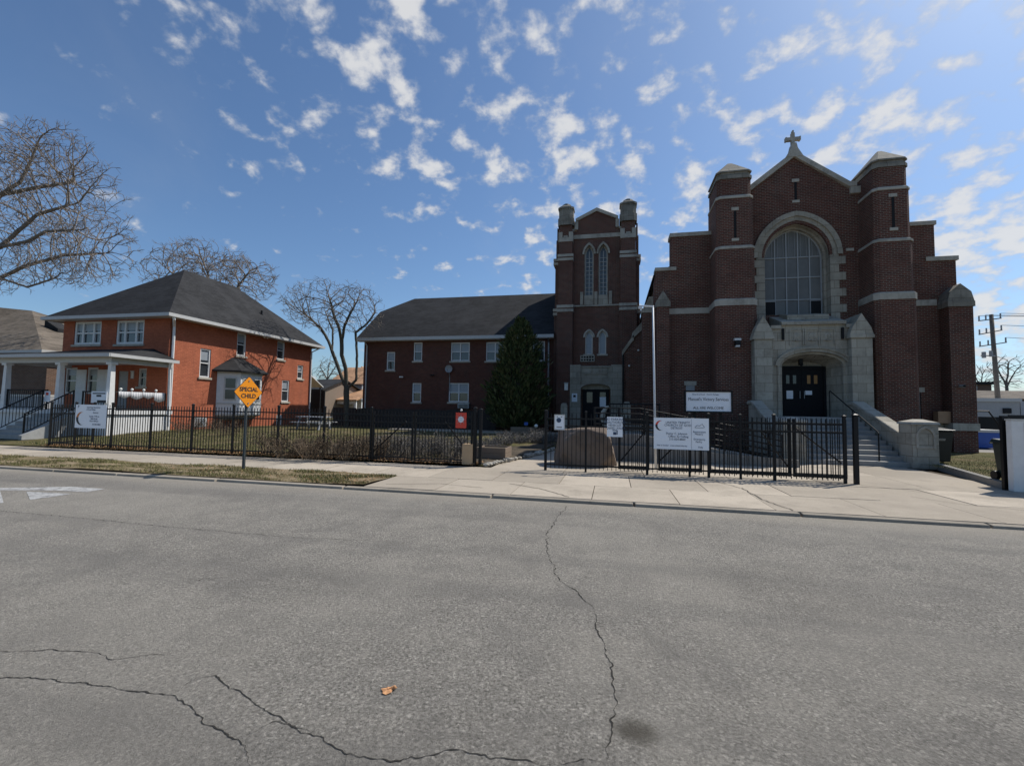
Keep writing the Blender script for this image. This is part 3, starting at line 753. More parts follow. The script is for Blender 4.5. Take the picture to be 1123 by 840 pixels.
# ------------------------------------------------------------------ link wall with stepped coping between tower and church
LY = 26.3
_a, _b, _c, _d2, _e = [RY(u, v, LY) for u, v in ((684,384),(697,368),(695,365),(706,353),(684,470))]
lx0, lx1, lx2, lx3 = _a.x, _c.x, _d2.x, 2.14
lk = MB().prism([(lx0,.1),(lx3,.1),(lx3,_d2.z-.1),(lx2,_d2.z-.1),(lx1,_c.z-.1),(lx1,_b.z-.1),(lx0,_a.z-.1)], 'y', LY, LY+1.1)
lko = tag(lk.build('link_wall', BRK), 'narrow brick wall with stepped sloping top joining tower and church', 'wall')
c = MB().prism([(lx1-.05,_b.z-.3),(lx1-.002,_b.z-.3),(lx1-.002,_b.z+.05),(lx0-.07,_a.z-.02),(lx0-.07,_a.z-.3)], 'y', LY-.08, LY+1.15)
c.prism([(lx1,_c.z-.28),(lx2+.1,_d2.z-.28),(lx2+.1,_d2.z+.06),(lx2-.04,_d2.z+.06),(lx1-.07,_c.z),(lx1-.07,_c.z-.28)], 'y', LY-.08, LY+1.15)
c.build('coping', STN, lko)
MB().tube([(lx0-.03,LY-.1,_a.z-.3),(lx0-.03,LY-.1,.2)], .05, 6).build('downspout', BLK, lko)
for i, (u, v) in enumerate(((690,401),(700,384),(706,382),(711,389.5))):
    p = RY(u, v, 26.15)
    if i == 3: tag(MB().box(p.x-.11, p.x+.11, p.y-.1, p.y+.14, p.z-.13, p.z+.13).build('alarm_box', WHT), 'square white alarm box high on the link wall beside the white pole', 'box')
    else:
        o = thing('security_camera', ['lowest small white security camera on the shaded link wall', 'middle small white security camera on the shaded link wall', 'topmost small white security camera on the shaded link wall'][i], 'camera', p, 'cameras on the link wall')
        MB().box(p.x-.04, p.x+.04, p.y-.06, p.y+.149, p.z-.03, p.z+.03).build('bracket', WHT, o); MB().ball((p.x, p.y-.08, p.z-.02), .055).build('lens', BULB, o)

# ================================================================== BELL TOWER
TY = 29.0
bt = thing('bell_tower', 'square dark brick bell tower with paired pointed windows and stone caps', 'tower', (-1.05, TY, .1))
TX0, TX1 = -3.4, 1.32
m = MB()
lx = [RY(646, 300, TY).x, RY(661.5, 300, TY).x]
z0_, zs_, ap_ = RY(650, 323.7, TY).z, RY(650, 279, TY).z, RY(646, 269, TY).z
lancet = [arch(x, .3, z0_, zs_, ap_-zs_) for x in lx]
sx = [RY(645.8, 380, TY).x, RY(660.6, 380, TY).x]; sz0, szs, sap = RY(650, 388.5, TY).z, RY(650, 370, TY).z, RY(650, 363, TY).z
small = [arch(x, .235, sz0, szs, sap-szs) for x in sx]
dz0, dzs, dr = .75, RY(653, 427, TY).z, .0
dx0, dx1 = RY(639.5, 440, TY).x, RY(667.4, 440, TY).x
gp = [(-2.62, .1), (.56, .1), (.56, 13.1), (.25, 13.1), (.25, 13.75), (-1.03, 14.35), (-2.3, 13.75), (-2.3, 13.1), (-2.62, 13.1)]
wall(m, 'y', TY, gp, lancet+small, depth=.3)
m.box(-3.35, 1.25, TY+.4, TY+.7, .1, 13.0).box(-3.4, -3.1, TY+.3, TY+5.6, .1, 13.3).box(1.0, 1.3, TY+.3, TY+5.6, .1, 13.3).box(-3.1, 1.0, TY+5.3, TY+5.6, .1, 13.3).box(-3.1, 1.0, TY+.7, TY+5.3, 12.9, 13.0)
m.build('wall', BRK, bt)
for x0, x1 in ((-3.36, -2.56), (.5, 1.34)):
    p = MB()
    zA = RY(620, 338, TY-.3).z; zB = RY(620, 283, TY-.3).z; zC = RY(620, 261, TY-.3).z
    lv = [.1, zA, zB, zC, 13.42]
    for i in range(4):
        e = .03*(3-i); p.box(x0-e, x1+e, TY-.34-e, TY+.42, lv[i], lv[i+1])
    s = -1 if x0 < -2 else 1
    sb_ = [(x0-.3, x0-.06), (x1+.06, x1+.22)][s > 0]
    for i in range(4):
        e = .05*(3-i); xa, xb = (sb_[0]-e+.1, x0-.095) if s < 0 else (x1+.095, sb_[1]+e-.05)
        p.box(xa, xb, TY+.1, TY+.9, lv[i], lv[i+1])
    po = p.build('corner_pier', BRK, bt)
    for zz, h, e in ((zA, .18, .125), (zA-.26, .18, .125), (zB+.05, .17, .095), (zB-.2, .17, .095)):
        q = MB(); q.box(x0-e, x1+e, TY-.34-e, TY+.3, zz, zz+h)
        xa, xb = ((x0-.42, x0-e-.002) if s < 0 else (x1+e+.002, x1+.36)); q.build('stone_band', STNP, po); q = MB().box(xa, xb, TY+.05, TY+.95, zz-.12, zz+h-.12); q.build('stone_band', STNP, po)
    e = .06; q = MB()
    for zz in (zC,):                                           # crenelled stone collar
        q.box(x0-e, x1+e, TY-.42, TY+.3, zz-.28, zz)
        w = (x1-x0+2*e); q.box(x0-e, x0-e+w*.28, TY-.42, TY+.3, zz, zz+.34); q.box(x1+e-w*.28, x1+e, TY-.42, TY+.3, zz, zz+.34)
        q.box(x0-e+w*.36, x1+e-w*.36, TY-.42, TY-.36, zz-.01, zz+.1)
    q.build('stone_collar', STNP, po)
    cch = MB(); cc = .2; X0, X1, Y0, Y1 = x0-.06, x1+.06, TY-.42, TY+.52
    oc = lambda e: [(X0-e+cc,Y0-e),(X1+e-cc,Y0-e),(X1+e,Y0-e+cc),(X1+e,Y1+e-cc),(X1+e-cc,Y1+e),(X0-e+cc,Y1+e),(X0-e,Y1+e-cc),(X0-e,Y0-e+cc)]
    for a, b2, za, zb2 in ((.05,.05,13.42,13.9),(0,0,13.9,14.5),(.05,.05,14.5,14.62),(.05,-.12,14.62,14.75),(-.15,-.2,14.75,14.9)):
        cch.hexa([(x, y, za) for x, y in oc(a)], [(x, y, zb2) for x, y in oc(b2)])
    cch.build('pier_cap', STND, po)
q = MB(); zt = RY(653, 257, TY).z
q.box(-2.54, .48, TY-.06, TY-.002, zt-.26, zt)
q.prism([(-2.36,13.72),(-1.03,14.33),(.31,13.72),(.31,13.92),(-1.03,14.55),(-2.36,13.92)], 'y', TY-.1, TY+.3)
q.box(-2.42, -2.2, TY-.09, TY+.3, 13.2, 13.72).box(.15, .37, TY-.09, TY+.3, 13.2, 13.72).box(-2.6, -2.42, TY-.08, TY+.3, 13.1, 13.24).box(.37, .55, TY-.08, TY+.3, 13.1, 13.24)
q.build('parapet_coping', STNP, bt)
zsill = RY(653, 335, TY).z
MB().box(-2.55, .49, TY-.07, TY-.002, zsill-.06, zsill+.03).build('stone_band', STNP, bt)
sp = MB()
for i, x in enumerate(lx):
    sp.box(x-.3, x+.3, TY-.03, TY+.25, zsill+.05, z0_-.01)
    arch_ring(sp, x, (.3, ap_-zs_), (.42, ap_-zs_+.16), zs_, zs_, TY-.09, TY+.04); arch_ring(sp, x, (.24, ap_-zs_-.07), (.3, ap_-zs_), z0_, zs_, TY+.1, TY+.25)
for x in ((lx[0]-.45), (lx[0]+lx[1])/2, (lx[1]+.45)): sp.box(x-.1, x+.1, TY-.09, TY-.002, zsill+.04, z0_+.2)
sp.build('stone_surround', STN, bt)
for x in lx:
    f = MB(); y = TY+.24
    arch_ring(f, x, (.20, ap_-zs_-.1), (.26, ap_-zs_-.05), z0_, zs_, y-.03, y+.03)
    f.box(x-.018, x+.018, y-.03, y+.02, z0_, zs_+.25)
    zz = z0_
    while zz < zs_: f.box(x-.22, x+.22, y-.02, y+.02, zz, zz+.022); zz += .27
    w = f.build('lancet_window', TRIM, bt)
    g = MB(); a = arch(x, .25, z0_, zs_, ap_-zs_-.05); fl, tr = tess([a])
    for t in tr: g.face([(fl[i][0], y+.035, fl[i][1]) for i in t])
    g.build('pane', GLL, w)
ss = MB()
for x in sx:
    f = MB(); y = TY+.12
    arch_ring(f, x, (.17, sap-szs-.06), (.235, sap-szs), sz0, szs, y-.03, y+.03); f.box(x-.2, x+.2, y-.03, y+.03, sz0, sz0+.06)
    w = f.build('arched_window', CREAM, bt)
    g = MB(); a = arch(x, .2, sz0, szs, sap-szs-.03); fl, tr = tess([a])
    for t in tr: g.face([(fl[i][0], y+.02, fl[i][1]) for i in t])
    g.build('pane', BLIND, w)
    arch_ring(ss, x, (.235, sap-szs), (.36, sap-szs+.12), szs, szs, TY-.05, TY+.02); ss.box(x-.33, x+.33, TY-.06, TY-.002, sz0-.1, sz0)
ss.build('hood_mould', STNP, bt)
gx0, gx1 = RY(636.5, 393, TY).x, RY(652, 393, TY).x; gz0, gz1 = RY(640, 396.8, TY).z, RY(640, 389.8, TY).z
g = MB().box(gx0, gx1, TY-.02, TY-.002, gz0, gz1, 1).box(gx0, gx1, TY-.07, TY-.021, gz0, gz0+.05).box(gx0, gx1, TY-.07, TY-.021, gz1-.05, gz1).box(gx0, gx1, TY-.065, TY-.022, (gz0+gz1)/2-.03, (gz0+gz1)/2+.03)
for i in range(6): xx = gx0+(gx1-gx0-.05)*i/5; g.box(xx, xx+.05, TY-.068, TY-.0215, gz0+.051, gz1-.051)
g.build('vent_grille', [STNP, DRK], bt)
# tower portal
pz = RY(653, 402, TY).z; px0, px1 = RY(626.3, 430, TY).x, RY(681.5, 430, TY).x; xm = (dx0+dx1)/2
pm = MB(); hz = dzs+.0
opn = arch(xm, .9, .3, 2.95, .30)
wall(pm, 'y', TY-.42, [(px0,.1),(px1,.1),(px1,pz),(px0,pz)], [opn], depth=.45)
pm.box(px0, px0+.003, TY-.418, TY-.003, .1, pz).box(px1-.003, px1, TY-.418, TY-.003, .1, pz).box(px0, px1, TY-.418, TY-.003, pz-.003, pz)
arch_ring(pm, xm, (.9, .30), (1.08, .44), 2.95, 2.95, TY-.5, TY-.42)
for x0, x1 in ((px0-.03, px0+.62), (px1-.62, px1+.03)): pm.box(x0, x1, TY-.53, TY-.425, .1, pz+.06)
for i in range(3): xx = xm+(i-1)*.5; pm.box(xx-.2, xx+.2, TY-.47, TY-.424, 3.85, 4.22)
pm.box(xm-.8, xm+.8, TY-.5, TY-.424, 4.26, 4.34)
pm.build('portal', STN, bt)
for s, (x0, x1) in enumerate(((dx0-.02, xm-.005), (xm+.005, dx1+.02))):
    d = MB().box(x0, x1, TY-.08, TY-.04, .3, dzs).build('door', DOORB, bt)
    MB().box(x0+.25, x1-.2, TY-.09, TY-.081, 2.1, 2.75).build('door_light', GLS, d)
    MB().tube([(x1-.09 if s == 0 else x0+.09, TY-.12, 1.2), (x1-.09 if s == 0 else x0+.09, TY-.12, 1.5)], .02, 6).build('handle', STEEL, d)
MB().prism([(dx0-.2,dzs),(dx1+.2,dzs),(dx1+.2,3.55),(dx0-.2,3.55)], 'y', TY-.07, TY-.02).build('door_head', STN, bt)
tag(MB().box(xm+.25, xm+.62, TY-.125, TY-.115, 1.85, 2.45).build('paper_notice', SIGNW), 'white paper notice taped inside the bell tower door', 'notice')
p = RY(621, 421, TY-.42)
t = thing('wall_lantern', 'white wall lantern on brick left of the bell tower portal', 'lamp', p)
MB().box(p.x-.11, p.x+.11, p.y-.05, TY-.4, p.z-.4, p.z+.0).build('lens', BULB, t); MB().box(p.x-.13, p.x+.13, p.y-.07, TY-.4, p.z+.002, p.z+.08).build('cap', STEEL, t)
p = RY(630, 436, TY-.54)
t = thing('wall_sign', 'small white wall sign on left stone jamb of the tower portal', 'sign', p)
MB().box(p.x-.17, p.x+.17, p.y-.01, TY-.532, p.z-.26, p.z+.26).build('panel', SIGNW, t); MB().box(p.x-.08, p.x+.08, p.y-.016, p.y-.0101, p.z+.02, p.z+.16).build('emblem', INK, t)

# ================================================================== OFFICE BUILDING (middle)
MY = 29.3
mb_ = thing('office_building', 'two storey dark brick building under a wide black shingle roof', 'building', (-10.6, MY, .2))
X0, X1 = -17.3, -3.72
def wr(u0, v0, u1, v1, y): 
    a = RY(u0, (v0+v1)/2, y); b = RY(u1, (v0+v1)/2, y); c = RY((u0+u1)/2, v0, y); d = RY((u0+u1)/2, v1, y); return a.x, b.x, d.z, c.z
wins = [(424,386,433,406,1),(453.6,375.5,463,396,1),(494.5,375.5,515,396,2),(533,375,553,396,2),(584,374,597.5,396,1),(452,420,461.8,441,1),(492,420,514,441,2)]
R_ = [wr(a, b, c, d, MY) for a, b, c, d, n in wins]
m = MB(); wall(m, 'y', MY, [(X0,.1),(X1,.1),(X1,6.3),(X0,6.3)], [rect(a, b, c, d) for a, b, c, d in R_], depth=.14)
m.box(X0, X1, MY+.3, MY+.5, .1, 6.3).box(X0, X0+.003, MY+.001, MY+9.5, .1, 6.3).box(X0+.01, X0+.3, MY+.5, MY+9.4, .1, 6.3).box(X0, X1, MY+9.4, MY+9.5, .1, 6.3)
m.prism([(MY+.05,6.3),(MY+9.4,6.3),(MY+6.7,8.65),(MY+2.8,8.65)], 'x', X0+.02, X0+.2)
m.build('wall', BRK2, mb_)
for (a, b, c, d), w in zip(R_, wins): window(mb_, 'y', MY, a, b, c, d, w[4], frame=WHT, fw=.075, recess=.10, blind=.5)
ez = 6.42; rf = MB(); ey = MY-.5; ry_ = MY+4.75; rz_ = 10.42; XL = X0-.35; XR = X1+.06
k1y, k1z = MY+2.75, 8.98; xr = -15.75
# half-hipped roof: front slope, back slope, small hip
rf.face([(XL,ey,ez),(XR,ey,ez),(XR,ry_,rz_),(xr,ry_,rz_),(XL,k1y,k1z)])
k2y = 2*ry_-k1y; by = 2*ry_-ey
rf.face([(XR,by,ez),(XL,by,ez),(XL,k2y,k1z),(xr,ry_,rz_),(XR,ry_,rz_)]); rf.face([(XL,k1y,k1z),(xr,ry_,rz_),(XL,k2y,k1z)])
rf.face([(XL,ey,ez-.05),(XL,k1y,k1z-.05),(XL,k2y,k1z-.05),(XL,by,ez-.05)])
ro = rf.build('roof', SHG, mb_)
MB().box(XL-.01, XR-.02, ey-.05, ey-.003, ez-.2, ez+.015).box(XL, XR-.02, ey, MY-.004, ez-.22, ez-.2).build('gutter', TRIM, ro)
MB().tube([(X0+.25,ey,ez-.2),(X0+.25,MY-.07,ez-.5),(X0+.25,MY-.07,.3)], .05, 6).build('downspout', TRIM, mb_)
xq = RY(601.5, 420, MY).x
MB().tube([(xq,ey,ez-.2),(xq,MY-.07,ez-.45),(xq,MY-.07,.3)], .055, 6).build('downspout', STEEL, mb_)
p = RY(492, 404.5, MY-.25)
t = thing('satellite_dish', 'round pale satellite dish on the brick wall between two double windows', 'dish', p)
d = MB(); n = 18; rr = .26
for i in range(n):
    a, b2 = 2*pi*i/n, 2*pi*(i+1)/n
    for r0, r1, w0, w1 in ((0,.5,.1,.07),(.5,1,.07,0)): d.face([(p.x+rr*r0*cos(a),p.y+w0,p.z+rr*r0*sin(a)),(p.x+rr*r1*cos(a),p.y+w1,p.z+rr*r1*sin(a)),(p.x+rr*r1*cos(b2),p.y+w1,p.z+rr*r1*sin(b2)),(p.x+rr*r0*cos(b2),p.y+w0,p.z+rr*r0*sin(b2))])
d.build('reflector', GREYP, t, smooth=True)
MB().tube([(p.x,p.y+.08,p.z-.1),(p.x,MY,p.z-.5),(p.x,MY-.02,p.z-1.5)], .022, 6).tube([(p.x,p.y+.02,p.z-.3),(p.x,p.y-.3,p.z-.05)], .015, 5).build('arm', STEEL, t)
for i, (u, v) in enumerate(((440,413.5),(474,411.5))):
    p = RY(u, v, MY-.12); t = thing('security_light', ['small white security light on brick wall below the second upper window from left', 'small dark security light on brick wall left of the satellite dish'][i], 'lamp', p)
    MB().box(p.x-.05, p.x+.05, p.y, MY-.001, p.z-.04, p.z+.05).build('base', WHT if i == 0 else BLK, t)
    MB().ball((p.x-.09, p.y-.02, p.z), .06, 0, 8, 5).ball((p.x+.09, p.y-.02, p.z), .06, 0, 8, 5).build('lens', BULB if i == 0 else BLK, t)
p = RY(508.5, 444.5, MY-.3)
t = thing('air_conditioner', 'metal air conditioner hung under the lower double window', 'air conditioner', p)
MB().box(p.x-.38, p.x+.38, p.y-.12, MY-.001, p.z-.2, p.z+.12).build('casing', STEEL, t)
m = MB(); [m.box(p.x-.33, p.x+.33, p.y-.135, p.y-.121, p.z-.17+.05*i, p.z-.145+.05*i) for i in range(5)]; m.build('grille', BLK, t)

# ================================================================== RED HOUSE
HX, HF, HB, HL = -22.2, 18.9, 30.2, -29.35
hs = thing('brick_house', 'two storey orange painted brick house with black hip roof and white porch', 'house', (-25.7, HF, .2))
hw = []
def xr_(u0, v0, u1, v1, x):
    um, vm = (u0+u1)/2, (v0+v1)/2
    a, b2 = RX(u0, vm, x).y, RX(u1, vm, x).y; return a, b2, RX(um, v1, x).z, RX(um, v0, x).z
for q in ((219.2,382.5,231,414),(260,365.5,270,390.5),(304,374.5,312.3,394.5),(326.3,400.5,332.3,415.5),(309,417,317,440.5)): hw.append(xr_(*q, HX))
bsm = [xr_(213,457,226,468,HX), xr_(303,455,308,467,HX)]
m = MB()
wall(m, 'x', HX, [(HF,.1),(HB,.1),(HB,6.1),(HF,6.1)], [rect(*q) for q in hw], depth=.14)
fw_ = [(a_, b_, c_, min(d_, 5.96)) for a_, b_, c_, d_ in [wr(81.5,347.5,111,378,HF), wr(127.5,347,158,377.5,HF), wr(71,403,84,432,HF), wr(95,403,107,432,HF), wr(151.5,404,160.5,424,HF)]]
dr_ = wr(128.5,407,139.5,449,HF); dr_ = (dr_[0], dr_[1], 1.28, dr_[3])
wall(m, 'y', HF, [(HL,.1),(HX,.1),(HX,6.1),(HL,6.1)], [rect(*q) for q in fw_+[dr_]], depth=.14)
m.box(HL, HL+.2, HF+.01, HB, .1, 6.1).box(HL+.2, HX-.2, HB-.2, HB, .1, 6.1).box(HL+.2, HX-.3, HF+.3, HF+.4, .1, 6.1).box(HX-.4, HX-.3, HF+.4, HB-.2, .1, 6.1)
m.build('wall', BRK3, hs)
for q in hw: window(hs, 'x', HX, *q, 1, frame=WHT, fw=.075, recess=.09, blind=.4)
for q in fw_[:2]: window(hs, 'y', HF, *q, [0, .27, .73, 1], frame=WHT, fw=.12, recess=.09, blind=.4)
for q in fw_[2:4]: window(hs, 'y', HF, *q, 1, frame=WHT, fw=.09, recess=.09, blind=.3, sill=False)
window(hs, 'y', HF, *fw_[4], 1, frame=TRIM, fw=.08, recess=.09, blind=.25)
MB().box(fw_[2][0]-.22, fw_[2][0]-.01, HF-.04, HF-.002, 1.3, 3.35).box(fw_[2][1]+.01, fw_[3][0]-.01, HF-.04, HF-.002, 1.3, 3.35).box(fw_[3][1]+.01, fw_[3][1]+.85, HF-.04, HF-.002, 1.3, 3.35).build('door_surround', WHT, hs)
d = MB().box(dr_[0], dr_[1], HF+.05, HF+.1, dr_[2], dr_[3]).build('door', GREYP, hs)
MB().ball((dr_[1]-.12, HF+.02, 2.2), .04).build('handle', STEEL, d)
for (a, b2, c, e) in bsm:
    MB().box(HX+.002, HX+.03, a, b2, c, e, 0).box(HX+.03, HX+.045, a+.1, b2-.1, c+.08, e-.08, 1).build('basement_window', [WHT, BLIND], hs)
# hip roof
ez = 6.12; o = .62; ex0, ex1, ey0, ey1 = HL-o, HX+o, HF-o, HB+o; rx = -25.6; r0, r1, rz_ = 22.5, 26.3, 9.78
rf = MB()
rf.face([(ex0,ey0,ez),(ex1,ey0,ez),(rx,r0,rz_)]); rf.face([(ex1,ey0,ez),(ex1,ey1,ez),(rx,r1,rz_),(rx,r0,rz_)])
rf.face([(ex1,ey1,ez),(ex0,ey1,ez),(rx,r1,rz_)]); rf.face([(ex0,ey1,ez),(ex0,ey0,ez),(rx,r0,rz_),(rx,r1,rz_)])
rf.face([(ex0,ey0,ez-.03),(ex0,ey1,ez-.03),(ex1,ey1,ez-.03),(ex1,ey0,ez-.03)])
ro = rf.build('roof', SHG, hs)
g = MB(); t_ = .05
g.box(ex0-t_, ex1+t_, ey0-t_, ey0-.002, ez-.14, ez+.03).box(ex1+.002, ex1+t_, ey0, ey1, ez-.14, ez+.03).box(ex0-t_, ex0-.002, ey0, ey1, ez-.14, ez+.03).box(ex0-t_, ex1+t_, ey1+.002, ey1+t_, ez-.14, ez+.03)
g.build('gutter', GUT, ro)
MB().box(ex0, ex1, ey0, HF-.003, ez-.12, ez-.09).box(HX+.003, ex1, HF-.003, ey1, ez-.12, ez-.09).build('soffit', TRIM, ro)
pv = RX(318, 363, -23.2); 
zz = ez+(rz_-ez)*(ex1-(-23.4))/(ex1-rx)
MB().tube([(-23.4,26.4,zz-.05),(-23.4,26.4,zz+.25)], .07, 8).build('vent_pipe', BLK, ro)
MB().tube([(ex1-.03,HF-.35,ez-.1),(ex1-.05,HF-.3,ez-.25),(HX+.07,HF+.16,ez-.55),(HX+.07,HF+.16,.4)], .065, 6).build('downspout', WHT, hs)
MB().tube([(ex1-.05,HB+.3,ez-.1),(HX+.07,HB-.1,ez-.5),(HX+.07,HB-.1,.4)], .055, 6).build('downspout', WHT, hs)
# bay window on the sunny side
b0, b1 = 21.9, 25.0; bx = HX+.95; c0, c1 = 22.9, 23.95; bz0, bz1 = .98, 3.55
plan = [(HX+.002,b0),(bx,c0-.3),(bx,c1+.3),(HX+.002,b1)]
bm_ = MB(); bm_.hexa([(x,y,bz0) for x,y in plan], [(x,y,bz1) for x,y in plan])
bay = bm_.build('bay_window', WHT, hs)
def onedge(p, q, ta, tb, za, zb2, mi, mb2, off=.02):
    p, q = Vector((*p, 0)), Vector((*q, 0)); t = (q-p); n = Vector((t.y, -t.x, 0)).normalized()
    A, B2 = p+t*ta+n*off, p+t*tb+n*off; C2, D2 = p+t*ta+n*.003, p+t*tb+n*.003
    mb2.hexa([(C2.x,C2.y,za),(A.x,A.y,za),(B2.x,B2.y,za),(D2.x,D2.y,za)], [(C2.x,C2.y,zb2),(A.x,A.y,zb2),(B2.x,B2.y,zb2),(D2.x,D2.y,zb2)], mi)
for p, q, rg in ((plan[0], plan[1], [(.3,.85)]), (plan[1], plan[2], [(.1,.46),(.56,.92)]), (plan[2], plan[3], [(.25,.7)])):
    for ta, tb in rg:
        w = MB(); onedge(p, q, ta, tb, 1.85, 3.2, 0, w, .035); wo = w.build('window', TRIM, bay)
        g = MB(); d_ = (tb-ta)*.12; onedge(p, q, ta+d_, tb-d_, 1.93, 2.48, 0, g, .045); onedge(p, q, ta+d_, tb-d_, 2.56, 3.12, 0, g, .045); g.build('pane', [GLS, BLIND], wo)
tr_ = MB()
for zz in (1.02, 1.62, 3.4):
    for p, q in zip(plan, plan[1:]): onedge(p, q, 0, 1, zz, zz+.1, 0, tr_, .03)
tr_.build('trim', TRIM, bay)
pe = [(HX+.002,b0-.38),(bx+.25,c0-.55),(bx+.25,c1+.55),(HX+.002,b1+.4)]
rb = MB(); T0, T1 = (HX+.002, 22.9, 4.42), (HX+.002, 23.7, 4.42); e_ = [(x,y,3.58) for x,y in pe]
rb.face([e_[0],e_[1],T0]); rb.face([e_[1],e_[2],T1,T0]); rb.face([e_[2],e_[3],T1]); rb.face(list(reversed(e_)))
rb.hexa([(x,y,3.5) for x,y in pe], [(x,y,3.575) for x,y in pe])
rb.build('bay_roof', SHG, bay)
MB().hexa([(HX+.002,22.3,.7),(HX+.3,22.8,.7),(HX+.3,24.0,.7),(HX+.002,24.5,.7)], [(x,y,bz0-.003) for x,y in plan]).build('bracket', GREYP, bay)
# porch
PX0, PX1, PY = -28.3, -21.85, 15.95
po = MB(); pe0 = PX0-.5
fz0, fz1 = 3.42, 3.76
po.box(pe0, PX1, PY, PY+.22, fz0, fz1).box(PX1-.22, PX1, PY+.221, HF-.003, fz0, fz1).box(pe0, pe0+.22, PY+.221, HF-.003, fz0, fz1)
po.box(pe0+.22, PX1-.22, PY+.22, HF-.003, fz1-.16, fz1-.12)
pb2 = po.build('porch_beam', TRIM, hs)
pr = MB(); e = .32; q = [(pe0-e,PY-e,fz1),(PX1+e,PY-e,fz1),(PX1+e,HF-.002,fz1),(pe0-e,HF-.002,fz1)]; tz = 4.42
pr.face([q[0],q[1],(PX1-1.3,HF-.002,tz),(pe0+1.3,HF-.002,tz)]); pr.face([q[1],q[2],(PX1-1.3,HF-.002,tz)]); pr.face([q[3],q[0],(pe0+1.3,HF-.002,tz)]); pr.face(list(reversed(q)))
prf = pr.build('porch_roof', SHG, hs)
MB().box(pe0-e-.04, PX1+e+.04, PY-e-.05, PY-e-.002, fz1-.12, fz1+.03).box(PX1+e+.002, PX1+e+.05, PY-e, HF-.004, fz1-.12, fz1+.03).build('gutter', GUT, prf)
for x in (PX0, -24.95, PX1-.12):
    c = MB().hexa([(x-.12,PY,1.4),(x+.12,PY,1.4),(x+.12,PY+.24,1.4),(x-.12,PY+.24,1.4)], [(x-.09,PY+.03,fz0-.1),(x+.09,PY+.03,fz0-.1),(x+.09,PY+.21,fz0-.1),(x-.09,PY+.21,fz0-.1)]).box(x-.15, x+.15, PY-.03, PY+.27, fz0-.1, fz0-.003).box(x-.15, x+.15, PY-.03, PY+.27, 1.25, 1.4)
    c.build('porch_post', WHT, hs)
MB().tube([(PX1+.2,HF-.35,fz1-.1),(PX1+.12,HF-.3,fz1-.35),(PX1+.12,HF-.2,.45)], .06, 6).build('downspout', WHT, hs)
sx0, sx1 = -25.6, -23.6
fl = MB().box(pe0+.1, PX1+.1, PY-.15, HF-.003, 1.08, 1.245).box(pe0+.15, sx0, PY-.05, PY+.15, .1, 1.08).box(sx1, PX1+.02, PY-.05, PY+.15, .1, 1.08).box(PX1-.15, PX1+.02, PY+.16, HF-.003, .1, 1.08).box(sx0, sx1, PY+.3, PY+.4, .1, 1.08)
fl.build('porch_floor', WHT, hs)
st = MB()
for i in range(6):
    zt = 1.08-.17*i; st.box(sx0+.002, sx1-.002, PY-.15-.29*(i+1), PY-.15-.29*i-.001, .05, zt)
st.hexa([(sx1+.003,PY-.16-1.9,.05),(sx1+.2,PY-.16-1.9,.05),(sx1+.2,PY-.16,.05),(sx1+.003,PY-.16,.05)], [(sx1+.003,PY-.16-1.9,.22),(sx1+.2,PY-.16-1.9,.22),(sx1+.2,PY-.16,1.16),(sx1+.003,PY-.16,1.16)])
st.build('porch_steps', plain('worn grey step paint', (.30, .30, .29), .7, var=.3), hs)
def railing(pa, pb3, h, sp=.13, r=.012, posts=True, zlow=.1):
    m = MB(); pa, pb3 = Vector(pa), Vector(pb3); n = max(2, int((pb3-pa).length/sp)); U = Vector((0, 0, 1))
    m.tube([pa+U*h, pb3+U*h], .028, 6); m.tube([pa+U*zlow, pb3+U*zlow], .02, 5)
    for i in range(1, n): q = pa.lerp(pb3, i/n); m.tube([q+U*zlow, q+U*h], r, 4, caps=False)
    if posts:
        for q in (pa, pb3): m.tube([q, q+U*(h+.03)], .035, 6)
    return m
railing((PX0+.15,PY+.1,1.25),(sx0-.05,PY+.1,1.25),.9).build('porch_railing', BLK, hs)
railing((sx1+.1,PY+.1,1.25),(PX1-.3,PY+.1,1.25),.85).build('porch_railing', BLK, hs)
railing((PX1-.1,PY+.3,1.25),(PX1-.1,HF-.25,1.25),.85).build('porch_railing', BLK, hs)
for x in (sx0+.08, sx1-.08): railing((x,PY-.15,1.22),(x,PY-1.85,.2),.9).build('stair_railing', BLK, hs)
# white swags draped over the porch railing, with four white globes
sw = thing('draped_cloth', 'white cloth swags draped over the side railing of the porch', 'cloth', (PX1, (PY+HF)/2, 1.7))
for i in range(4):
    a = PY+.42+i*.55; m = MB(); n = 18
    for j in range(n):
        t0, t1 = j/n, (j+1)/n
        P = lambda t, zz: (PX1-.05+.022*sin(t*pi*9)+.05*(2.15-zz), a+.53*t, zz)
        bot = lambda t: 1.82+.10*abs(t-.5)*2-(.16 if i == 3 else .05 if i == 1 else 0)
        m.face([P(t0,bot(t0)),P(t1,bot(t1)),P(t1,2.13),P(t0,2.13)])
    mo = m.build('swag', CLOTH, sw, smooth=True, recalc=False)
    sd = mo.modifiers.new('solid', 'SOLIDIFY'); sd.thickness = .012
for y in (PY+.55, PY+1.05, PY+1.6, PY+2.2):
    q = tag(MB().ball((PX1-.1, y, 2.24), .06).tube([(PX1-.1, y, 2.1),(PX1-.1, y, 2.2)], .02, 6).build('globe_lamp', BULB, loc=(PX1-.1, y, 2.1)), 'one of four small white globe lamps in a row on the porch side railing', 'lamp', 'globe lamps on the porch railing')
p = RY(114, 435, PY-.05)
t = thing('porch_sign', 'white sign hung on the black porch railing behind the long banner', 'sign', p)
a = RY(101, 429, PY-.12); b2 = RY(117, 442, PY-.12)
MB().box(a.x, b2.x, PY-.14, PY-.12, b2.z, a.z).build('panel', SIGNW, t)
